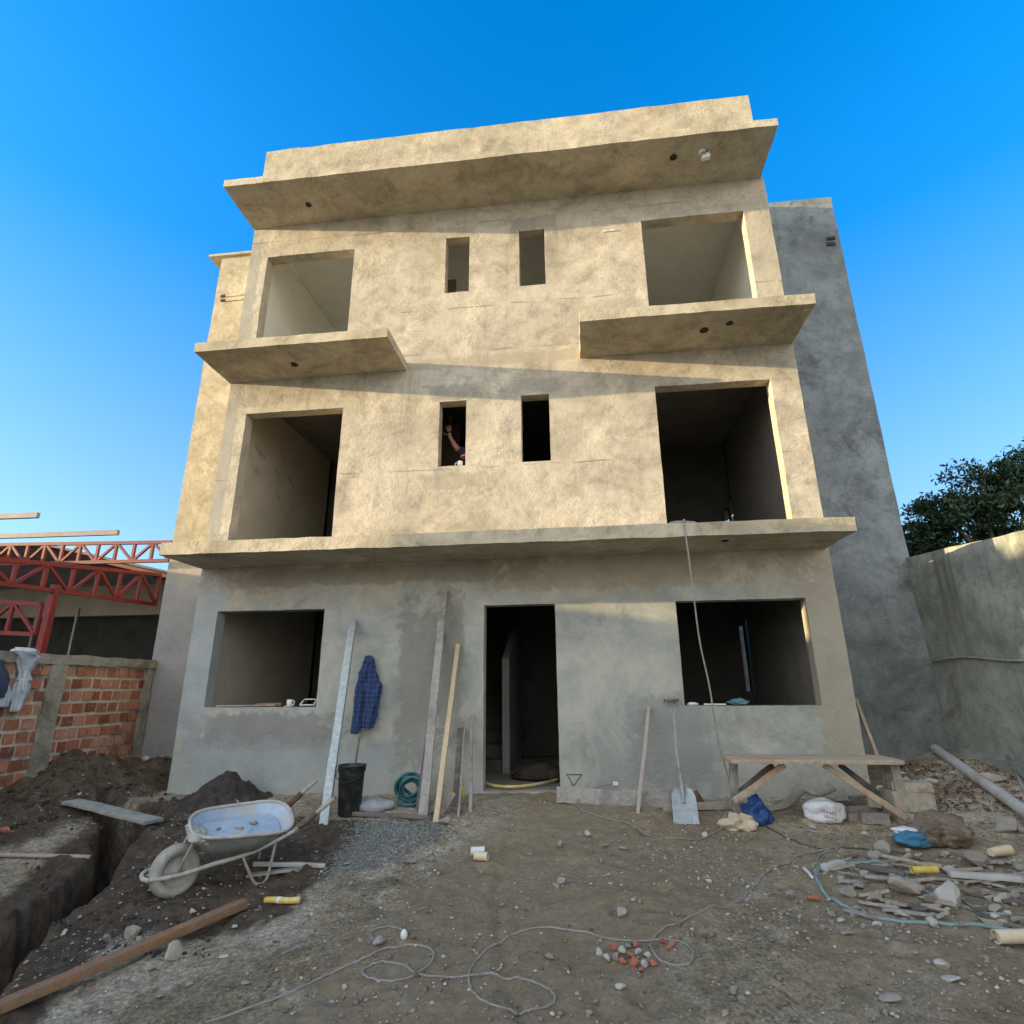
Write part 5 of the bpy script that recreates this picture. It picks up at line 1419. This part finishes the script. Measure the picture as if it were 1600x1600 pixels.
for k in range(5):
    u = (-.03 + .017 * k) if k < 4 else -.045
    L = (.068, .08, .085, .07, .05)[k]
    f0 = hand + Vector((u * .8, 0, .02 if k < 4 else -.035)); f1 = f0 + Vector((u * .4 - (.03 if k == 4 else 0), -.012, L * .55)); f2 = f1 + Vector((u * .1, -.03, L * .4))
    MB().tube([f0, f1, f2], [.0095, .009, .007], 7, 4).build('finger', M['skin'], body, root=PR, smooth=True)
hd = Vector((px0 - .015, yb - .025, shz + .22))
hr = MB().blob(hd + Vector((0, .02, .06)), (.20, .22, .20), 3, 3, .08, flat=-.35).build('hair', M['hair'], PR, smooth=True)
for sx in (-1, 1): MB().blob(hd + Vector((sx * .032, -.098, -.005)), (.026, .02, .014), 1, 2, 0).build('eye', M['whiteplastic'], body, root=PR, smooth=True)
MB().blob(hd + Vector((0, -.115, -.04)), (.03, .04, .045), 2, 2, .1).build('nose', M['skin'], body, root=PR, smooth=True)
skin_body('shirt', [(px0, yb, hipz - .08), (px0, yb + .01, hipz + .22), (px0, yb, shz - .09), (px0, yb, shz + .02), ls + Vector((.0, 0, .005)), ls.lerp(el, .75), rs, (px0 + .24, yb + .03, shz - .2)],
          [(0, 1), (1, 2), (2, 3), (2, 4), (4, 5), (2, 6), (6, 7)], [(.185, .135), (.17, .125), (.18, .13), .075, .082, .070, .082, .068], M['shirt'], PR)
t0 = pl(722, 712, y=yb - .16)
MB().blob(t0 + Vector((.05, .05, 0)), (.16, .11, .10), 5, 3, .15, fine=.05).build('red_trim', M['redshirt'], PR, smooth=True)
MB().blob(t0 + Vector((.045, .03, -.005)), (.15, .11, .02), 6, 3, .15).build('white_stripe', M['whiteplastic'], PR, smooth=True)
skin_body('trousers', [(px0, yb, hipz + .02), (px0 - .10, yb, hipz - .10), (px0 - .11, yb + .01, fz + .48), (px0 - .12, yb + .04, fz + .07), (px0 + .10, yb, hipz - .10), (px0 + .11, yb + .01, fz + .48), (px0 + .12, yb + .04, fz + .07)],
          [(0, 1), (1, 2), (2, 3), (0, 4), (4, 5), (5, 6)], [(.17, .125), .105, .08, .07, .105, .08, .07], M['trousers'], PR)
q = pl(717, 728, y=.09); q.z = 4.012
MG = thing('mug', 'white mug with handle on the narrow window sill in front of the person', 'mug', q)
MB().lathe([(.001, .003), (.036, .003), (.038, .092), (.034, .092), (.032, .01), (.001, .01)], q + Vector((.015, 0, 0)), n=22).build('mug_body', M['whiteplastic'], MG, smooth=True)
MB().tube([q + Vector((-.02, 0, .078)), q + Vector((-.05, 0, .07)), q + Vector((-.05, 0, .03)), q + Vector((-.02, 0, .018))], .0065, 7, 4).build('mug_handle', M['whiteplastic'], MG, smooth=True)
a = pl(692, 664, y=1.3); c = pl(719, 664, y=1.3)
one(MB().box(((a.x + c.x) / 2, 1.3, (fz + a.z) / 2 + .004), (c.x - a.x, .03, a.z - fz)), 'plywood_board', M['ply'], 'brown plywood sheet standing upright in the room behind the narrow window', 'board', ((a.x + c.x) / 2, 1.3, fz), bevel=.003)
a = pl(704, 640, y=1.45)
one(MB().box((a.x, 1.45, (fz + 5.5) / 2 + .01), (.035, .035, 5.5 - fz)), 'prop', M['bench'], 'thin wooden prop rising behind the plywood sheet', 'prop', (a.x, 1.45, fz))
a = pl(708, 438, y=.75)
one(MB().box((a.x - .08, .75, (5.67 + a.z) / 2 + .003), (.26, .04, a.z - 5.67)), 'wood_sheet', M['ply'], 'dark brown panel in the lower left of the topmost left narrow window', 'panel', (a.x, .75, 5.67))

# ------------------------------------------------------------------ cables and hoses on the ground
def gline(name, label, mat, pix, r, sub=7, cat='cable', lift=.0):
    pts = [on(px, py, r * .9 + lift) for px, py in pix]
    out = []
    for i in range(len(pts) - 1):
        p0, p1, p2, p3 = pts[max(i - 1, 0)], pts[i], pts[i + 1], pts[min(i + 2, len(pts) - 1)]
        for k in range(sub):
            t = k / sub
            q = 0.5 * ((2 * p1) + (p2 - p0) * t + (2 * p0 - 5 * p1 + 4 * p2 - p3) * t * t + (3 * p1 - p0 - 3 * p2 + p3) * t ** 3)
            q.x += .006 * mnoise.noise(Vector((i * 1.7 + k * .4, 3.1, r * 50))); q.y += .008 * mnoise.noise(Vector((i * 1.3 + k * .4, 8.1, r * 70)))
            q.z = surf(q.x, q.y) + r * (.62 + .4 * abs(mnoise.noise(Vector((i * .9, k * .2, r * 90))))) + lift; out.append(q)
    out.append(pts[-1])
    return one(MB().tube(out, r, 7), name, mat, label, cat, pts[0], smooth=True)
gline('yard_cable', 'long grey cable looping over the earth across the front of the yard', M['cable'],
      [(1310, 1327), (1262, 1333), (1220, 1350), (1190, 1372), (1170, 1395), (1150, 1410), (1100, 1425), (1045, 1447), (1022, 1465), (1018, 1482), (1030, 1500), (1055, 1510), (1077, 1505), (1082, 1488), (1068, 1474), (1045, 1468), (1010, 1471), (975, 1472), (930, 1462), (880, 1453), (835, 1452), (795, 1465), (755, 1490), (735, 1515), (733, 1540), (748, 1562), (780, 1576), (820, 1580), (850, 1576), (866, 1562), (860, 1548), (830, 1535), (790, 1527), (740, 1526), (690, 1528), (655, 1525), (630, 1512), (600, 1504), (578, 1508), (567, 1520), (580, 1532), (610, 1535), (640, 1530), (668, 1512), (678, 1495), (670, 1484), (645, 1479), (605, 1482), (560, 1502), (500, 1530), (440, 1558), (380, 1580), (320, 1600)], .0065)
gline('lamp_cable', 'short grey cable with a white lamp socket end left of the large cable loop', M['cable'], [(585, 1470), (578, 1462), (590, 1453), (612, 1450), (628, 1456), (632, 1466)], .006)
p = on(631, 1466)
one(MB().blob(p + Vector((0, 0, .02)), (.045, .04, .06), 2, 2, .1), 'lamp_socket', M['whiteplastic'], 'white lamp socket at the end of the short grey cable', 'socket', p, smooth=True)
gline('green_hose', 'pale green hose curving in a wide arc round the debris on the right', M['greenhose'], [(1395, 1352), (1340, 1350), (1302, 1352), (1280, 1360), (1276, 1375), (1290, 1395), (1320, 1418), (1360, 1435), (1420, 1442), (1490, 1446), (1550, 1450), (1620, 1462)], .013, cat='hose')
gline('debris_cable', 'dark thin cable crossing the top of the debris on the right', M['cabledark'], [(1190, 1287), (1230, 1310), (1262, 1322), (1300, 1326), (1345, 1328), (1385, 1330), (1430, 1342), (1480, 1358), (1530, 1385), (1620, 1400)], .007)
gline('curling_wire', 'pale wire curling back from the bench through the debris to the right edge', M['cable'], [(1175, 1274), (1210, 1288), (1245, 1298), (1310, 1305), (1318, 1320), (1285, 1335), (1278, 1348), (1300, 1360), (1350, 1372), (1430, 1378), (1480, 1392), (1540, 1430), (1620, 1458)], .007)
gline('blue_grey_wire', 'bluish grey wire strands running through the middle of the debris', M['greenhose'], [(1330, 1358), (1370, 1370), (1420, 1388), (1460, 1400), (1500, 1416), (1545, 1428), (1610, 1436)], .009)
lie('long_batten', 'white weathered batten lying flat at the right edge of the debris', 'batten', M['pvc'], (1485, 1378), (1625, 1388), .06, .035, dz=.03)
lie('wood_strip', 'pale slat lying across the top of the debris', 'strip', M['bench'], (1420, 1355), (1474, 1366), .05, .02, dz=.04)
lie('wood_strip', 'grey slat lying left of the yellow pipe end in the debris', 'strip', M['grey'], (1352, 1378), (1440, 1388), .03, .02, dz=.03)
lie('wood_strip', 'dark slat half covered among the stones of the debris', 'strip', M['dark'], (1345, 1360), (1415, 1375), .04, .03, dz=.02)
lie('wood_strip', 'short splintered grey slat above the pale slat in the debris', 'strip', M['stick'], (1380, 1350), (1440, 1360), .03, .02, dz=.05)
lie('broken_lath', 'thin broken lath leaning over the large pale stone at the right', 'lath', M['stick'], (1395, 1385), (1445, 1408), .035, .02, dz=.06)
lie('white_tube', 'short dirty white tube lying at the left edge of the debris', 'tube', M['pvc'], (1287, 1362), (1318, 1354), .055, .05, bevel=.015)
lie('thin_white_tube', 'thin white rod with clean tip at the left of the green hose', 'rod', M['whiteplastic'], (1256, 1358), (1270, 1374), .016, .016, bevel=.004)
p = on(1428, 1378); a = p + Vector((0, 0, .07)); dv = Vector((.16, .02, .0))
rt = dv.to_track_quat('Z', 'Y').to_matrix()
one(MB().lathe([(.012, .12), (.021, .001), (.023, 0), (.023, .18), (.012, .18), (.011, .1)], a, rt, 18), 'yellow_pipe_end', M['yellow'], 'yellow pipe end pointing out of the debris pile', 'pipe', p, auto=40)
a = on(1558, 1474, .035); c = on(1640, 1476, .035)
one(MB().lathe([(.030, .0), (.036, .0), (.036, .6), (.030, .6), (.029, .02), (.001, .02)], a, (c - a).to_track_quat('Z', 'Y').to_matrix(), 18), 'cream_pipe', M['cream'], 'cream coloured pipe lying at the lower right edge of the yard', 'pipe', a, auto=40)
a = on(1550, 1342, .04); c = on(1580, 1338, .04)
one(MB().tube([a, c], [.03, .036], 12), 'cream_roll', M['cream'], 'short cream wooden piece beside the dark lump right of the muddy sack', 'offcut', a, auto=40)

# ------------------------------------------------------------------ stones and fragments that stand out
def stone(px, py, wpx, hpx, mat, label, name='stone', cat='stone', group=None, seed=0, an=None):
    p = on(px, py)
    dist = (p - CAM).dot(FWD)
    wd = wpx / FPX * dist; ht = hpx / FPX * dist
    rnd = random.Random(seed * 7 + 1)
    rot = Matrix.Rotation(rnd.uniform(-.25, .25) if an is None else an, 3, 'Z') @ Matrix.Rotation(rnd.uniform(-.25, .25), 3, 'Y')
    b = MB().rock((0, 0, ht * .33), (wd, max(ht * 1.0, wd * .6), ht * .95), seed, rot, 10)
    o = tag(b.build(name, M[mat], auto=24), label, cat, group)
    o.location = p
    return o
BIG = [
 (1382, 1340, 36, 30, 'stone', 'large pale upright stone at the top of the debris pile'),
 (1326, 1402, 28, 26, 'stone', 'pale angular stone inside the arc of the green hose, nearest its left bend'),
 (1366, 1408, 32, 22, 'stone', 'grey flat topped stone right of the pale angular one inside the hose arc'),
 (1388, 1414, 16, 14, 'stone', 'small grey stone beside the flat topped stone inside the hose arc'),
 (1456, 1414, 42, 28, 'stone', 'oval grey brown stone touching the largest white chunk'),
 (1490, 1416, 52, 46, 'stonew', 'largest white plaster chunk in the debris at the right'),
 (1422, 1400, 56, 40, 'boxes', 'tilted slab of broken cement in the middle of the debris'),
 (1566, 1410, 38, 20, 'stonew', 'white flat chunk near the right edge below the white batten'),
 (1528, 1352, 62, 30, 'stoned', 'dark earthy lump just right of the muddy sack'),
 (1572, 1300, 58, 28, 'stone', 'broad flat pale stone under the thick grey pipe'),
 (1598, 1304, 30, 20, 'stone', 'pale stone at the right edge beside the broad flat one'),
 (1512, 1258, 26, 14, 'stone', 'flat pale stone on the slope between block stack and pipe'),
 (1455, 1226, 22, 16, 'stonew', 'white stone above the block stack near the boundary wall corner'),
 (1419, 1224, 14, 12, 'stonew', 'small white stone behind the bench leg at the house corner'),
 (1556, 1225, 42, 18, 'boxes', 'long broken block lying against the foot of the boundary wall'),
 (1378, 1241, 22, 18, 'stonew', 'white lump between the bench leg and the house corner'),
 (1545, 1446, 44, 18, 'stone', 'half buried grey stone below the green hose near the right edge'),
 (1372, 1449, 18, 14, 'stonew', 'small white stone below the middle of the green hose'),
 (1325, 1461, 26, 12, 'stone', 'flat grey stone on the bare earth below the green hose bend'),
 (1234, 1406, 18, 22, 'stone', 'grey lump standing left of the tip of the white rod'),
 (1272, 1408, 22, 16, 'redbrick', 'reddish fragment left of the green hose bend'),
 (1107, 1379, 20, 8, 'stonew', 'pale wedge shaped stone alone on the earth in front of the shovel'),
 (971, 1432, 26, 18, 'stone', 'pale grey stone between the two cable loops'),
 (858, 1500, 20, 16, 'stoned', 'brownish stone inside the largest cable loop'),
 (971, 1550, 22, 16, 'stonew', 'rounded white stone below the pile of brick fragments'),
 (1148, 1552, 16, 18, 'stoned', 'upright brown stone right of the rounded white stone'),
 (1134, 1590, 18, 12, 'stone', 'pale stone at the bottom edge right of the middle'),
 (1392, 1568, 42, 14, 'stone', 'long grey stone lying at the lower right of the yard'),
 (1470, 1512, 28, 22, 'stonew', 'curved white shard standing on the earth below the cream pipe'),
 (1485, 1530, 34, 8, 'stonew', 'thin white shard lying below the curved one'),
 (592, 1474, 36, 14, 'grey', 'flat wedge of grey wood lying beside the short grey cable'),
 (268, 1502, 24, 34, 'boxes', 'pale brown block fragment standing beside the orange timber'),
 (265, 1372, 34, 10, 'stonew', 'white flat stone under the wheelbarrow tyre'),
 (300, 1432, 20, 12, 'stonew', 'white stone on the dark soil between wheel and timber'),
 (205, 1464, 34, 22, 'stone', 'grey rounded rock half sunk in the soil beside the trench'),
 (165, 1470, 20, 16, 'stoned', 'dark rounded rock left of the grey rounded rock by the trench'),
 (98, 1468, 14, 12, 'stonew', 'small white stone on the right lip of the trench'),
 (352, 1498, 24, 8, 'stonew', 'thin white flake on the earth below the timber end'),
 (383, 1540, 18, 10, 'stone', 'small grey stone at the lower left of the yard below the timber'),
 (235, 1518, 20, 8, 'stone', 'grey flake resting close to the lower edge of the timber'),
 (250, 1560, 16, 10, 'stone', 'grey stone in the bottom left corner below the timber'),
 (538, 1545, 16, 10, 'stonew', 'white chip below the left cable loops'),
 (877, 1380, 24, 14, 'stone', 'pale crumbled lump on the trodden earth in the middle'),
 (868, 1388, 14, 10, 'stone', 'small crumb just left of the pale crumbled lump'),
 (920, 1304, 14, 12, 'stonew', 'bright white flake on the earth in front of the doorway'),
 (940, 1345, 10, 10, 'stone', 'roundish pebble in front of the long pale board'),
 (1000, 1326, 16, 10, 'stone', 'pale stone in the row in front of the shovel, nearest to it'),
 (972, 1328, 18, 8, 'stone', 'middle stone of the row in front of the long pale board'),
 (945, 1324, 20, 8, 'stone', 'left flat stone of the row in front of the long pale board'),
 (876, 1322, 12, 14, 'stone', 'small upright stone right of the doorway path'),
 (1102, 1308, 12, 10, 'stonew', 'white chip just in front of the shovel blade'),
 (1272, 1296, 16, 10, 'stonew', 'white chip in front of the printed white sack'),
 (1350, 1304, 16, 6, 'stonew', 'thin white flake on the earth in front of the bench'),
 (225, 1200, 20, 14, 'stonew', 'white stone on the soil beside the foot of the brick wall end'),
 (250, 1212, 30, 8, 'stone', 'pale flat shard near the left corner of the house'),
 (122, 1249, 10, 6, 'stonew', 'small white pebble on top of the plank over the trench'),
 (315, 1247, 26, 20, 'stone', 'pale stone lying on the foot of the dark soil heap'),
 (365, 1258, 26, 12, 'stone', 'flat pale stone on the soil heap behind the wheelbarrow tray'),
]
for k, (px, py, a, h, mt_, lab) in enumerate(BIG):
    stone(px, py, a, h, mt_, lab, 'stone' if mt_ not in ('grey',) else 'wood_wedge', 'stone' if mt_ not in ('grey', 'redbrick') else 'fragment', None, k + 2)
# splinters, clods and dry leaves
rnd = random.Random(33)
for k in range(46):
    px, py = rnd.uniform(1285, 1595), rnd.uniform(1338, 1440)
    a = on(px, py, .018); an = rnd.uniform(-.9, .5); L = rnd.uniform(.08, .30)
    c = a + Vector((math.cos(an), math.sin(an), 0)) * L; c.z = surf(c.x, c.y) + rnd.uniform(.012, .05)
    one(MB().beam(a, c, rnd.uniform(.012, .035), .012, (math.sin(an), -math.cos(an), 0), 5, .006, k), 'wood_splinter', M[rnd.choice(('stick', 'grey', 'dark', 'bench', 'stick'))], 'loose splinter of wood lying among the stones of the debris at right', 'splinter', a, 'wood splinters in the debris', auto=40)
def clods(n, box_, seed, mat, name, lo, hi, label, cat):
    rnd = random.Random(seed); b = MB()
    for k in range(n):
        p = on(rnd.uniform(box_[0], box_[2]), rnd.uniform(box_[1], box_[3]))
        s_ = lo + (hi - lo) * rnd.random() ** 2.5
        b.blob(p + Vector((0, 0, s_ * .15)), (s_, s_ * rnd.uniform(.7, 1.1), s_ * .7), k + seed, 1, .6, 1.7, Matrix.Rotation(rnd.uniform(0, 6), 3, 'Z'))
    tag(b.build(name, mat, smooth=True), label, cat, None, 'stuff')
clods(420, (40, 1340, 330, 1500), 5, M['fresh'], 'dark_clods', .008, .04, 'dark crumbly clods on the soil between the trench and the timber', 'clods')
clods(260, (0, 1180, 300, 1300), 6, M['fresh'], 'heap_clods', .02, .09, 'dark clods of dug soil along the foot of the brick wall', 'clods')
clods(220, (300, 1205, 400, 1262), 9, M['fresh'], 'heap_crumbs', .01, .035, 'dark crumbs over the soil heap and around it', 'crumbs')
clods(700, (380, 1400, 1590, 1600), 7, M['clod'], 'earth_clods', .008, .04, 'small brown clods over the front of the bare yard', 'clods')
clods(420, (1080, 1280, 1600, 1480), 8, M['clod'], 'rubble_crumbs', .008, .045, 'crumbs of earth and mortar between the bench and the debris', 'crumbs')
rnd = random.Random(44); b = MB()
for k in range(900):
    p = on(rnd.uniform(1400, 1600), 1195 + 75 * rnd.random() ** 1.3)
    u = Vector((rnd.gauss(0, 1), rnd.gauss(0, 1), rnd.gauss(0, .4))).normalized() * rnd.uniform(.012, .03); v = Vector((rnd.gauss(0, 1), rnd.gauss(0, 1), rnd.gauss(0, .4))).normalized() * rnd.uniform(.008, .018)
    p = p + Vector((0, 0, .012)); b.add([p - u, p - v + Vector((0, 0, .006)), p + u, p + v], [(0, 1, 2, 3)])
tag(b.build('dry_leaves', M['litter']), 'reddish brown dry leaf litter at the foot of the boundary wall', 'leaves', None, 'stuff')
# pile of brick and plaster fragments between the loops
rnd = random.Random(17)
for k, (dx, dy, w_, m_) in enumerate(((-36, -8, 16, 'stonew'), (-24, 2, 18, 'stonew'), (-14, -14, 18, 'redbrick'), (-10, -2, 20, 'stone'), (2, -8, 18, 'stonew'), (0, 6, 16, 'redbrick'), (12, -2, 18, 'redbrick'), (8, -18, 14, 'stone'), (18, 8, 20, 'redbrick'), (26, -6, 14, 'stonew'), (34, 10, 18, 'stonew'), (38, -4, 14, 'stonew'), (48, 8, 16, 'redbrick'), (22, -20, 14, 'redbrick'), (30, 18, 14, 'redbrick'))):
    red = m_ == 'redbrick'
    stone(972 + dx, 1500 + dy, w_, w_ * .85, m_, 'red brick fragment in the small pile inside the cable loops' if red else 'white plaster fragment in the small pile inside the cable loops', 'brick_fragment' if red else 'plaster_fragment', 'fragment', 'red fragments of the small pile' if red else 'white fragments of the small pile', 100 + k)
for k, (px, py, w_) in enumerate(((1036, 1474, 18), (1050, 1476, 18), (1044, 1484, 14))):
    stone(px, py, w_, w_ * .7, 'redbrick', 'red brick fragment lying inside the small round cable loop', 'brick_fragment', 'fragment', 'red fragments in the round loop', 130 + k)
def regional(n, box_, lab, grp, seed, lo=6, hi=15, mats=('stone', 'stonew', 'stone', 'stoned')):
    rnd = random.Random(seed)
    for k in range(n):
        px, py = rnd.uniform(box_[0], box_[2]), rnd.uniform(box_[1], box_[3])
        s_ = rnd.uniform(lo, hi) * (rnd.random() ** 1.2 * .8 + .45)
        stone(px, py, s_ * 1.25, s_ * .8, rnd.choice(mats), lab, 'small_stone', 'stone', grp, seed * 100 + k)
regional(100, (1290, 1335, 1600, 1450), 'small loose stone among the wood and hoses of the debris at right', 'small stones in the debris', 1, 8, 20)
regional(26, (1050, 1310, 1300, 1480), 'small stone strewn on the earth between the shovel and the debris', 'small stones before the bench', 2, 5, 11)
regional(22, (1080, 1480, 1600, 1600), 'small stone strewn over the lower right of the yard', 'small stones at lower right', 3, 6, 12)
regional(26, (420, 1420, 1000, 1600), 'small stone strewn around the cable loops at the bottom', 'small stones around the cable', 4, 5, 11)
regional(22, (120, 1400, 400, 1590), 'small stone on the soil around the orange brown timber', 'small stones by the timber', 5, 6, 13)
regional(20, (700, 1280, 1050, 1420), 'small stone on the trodden earth before the doorway', 'small stones before the doorway', 6, 4, 9)
regional(18, (1380, 1200, 1600, 1300), 'small stone on the rubbly slope under the boundary wall', 'small stones by the boundary wall', 7, 6, 14)
regional(16, (20, 1200, 330, 1300), 'small stone on the loose soil by the brick wall', 'small stones by the brick wall', 8, 5, 11, ('stoned', 'stone', 'stoned'))
regional(18, (500, 1340, 700, 1400), 'small stone at the lower edge of the blue grey gravel', 'small stones by the gravel', 9, 5, 11)
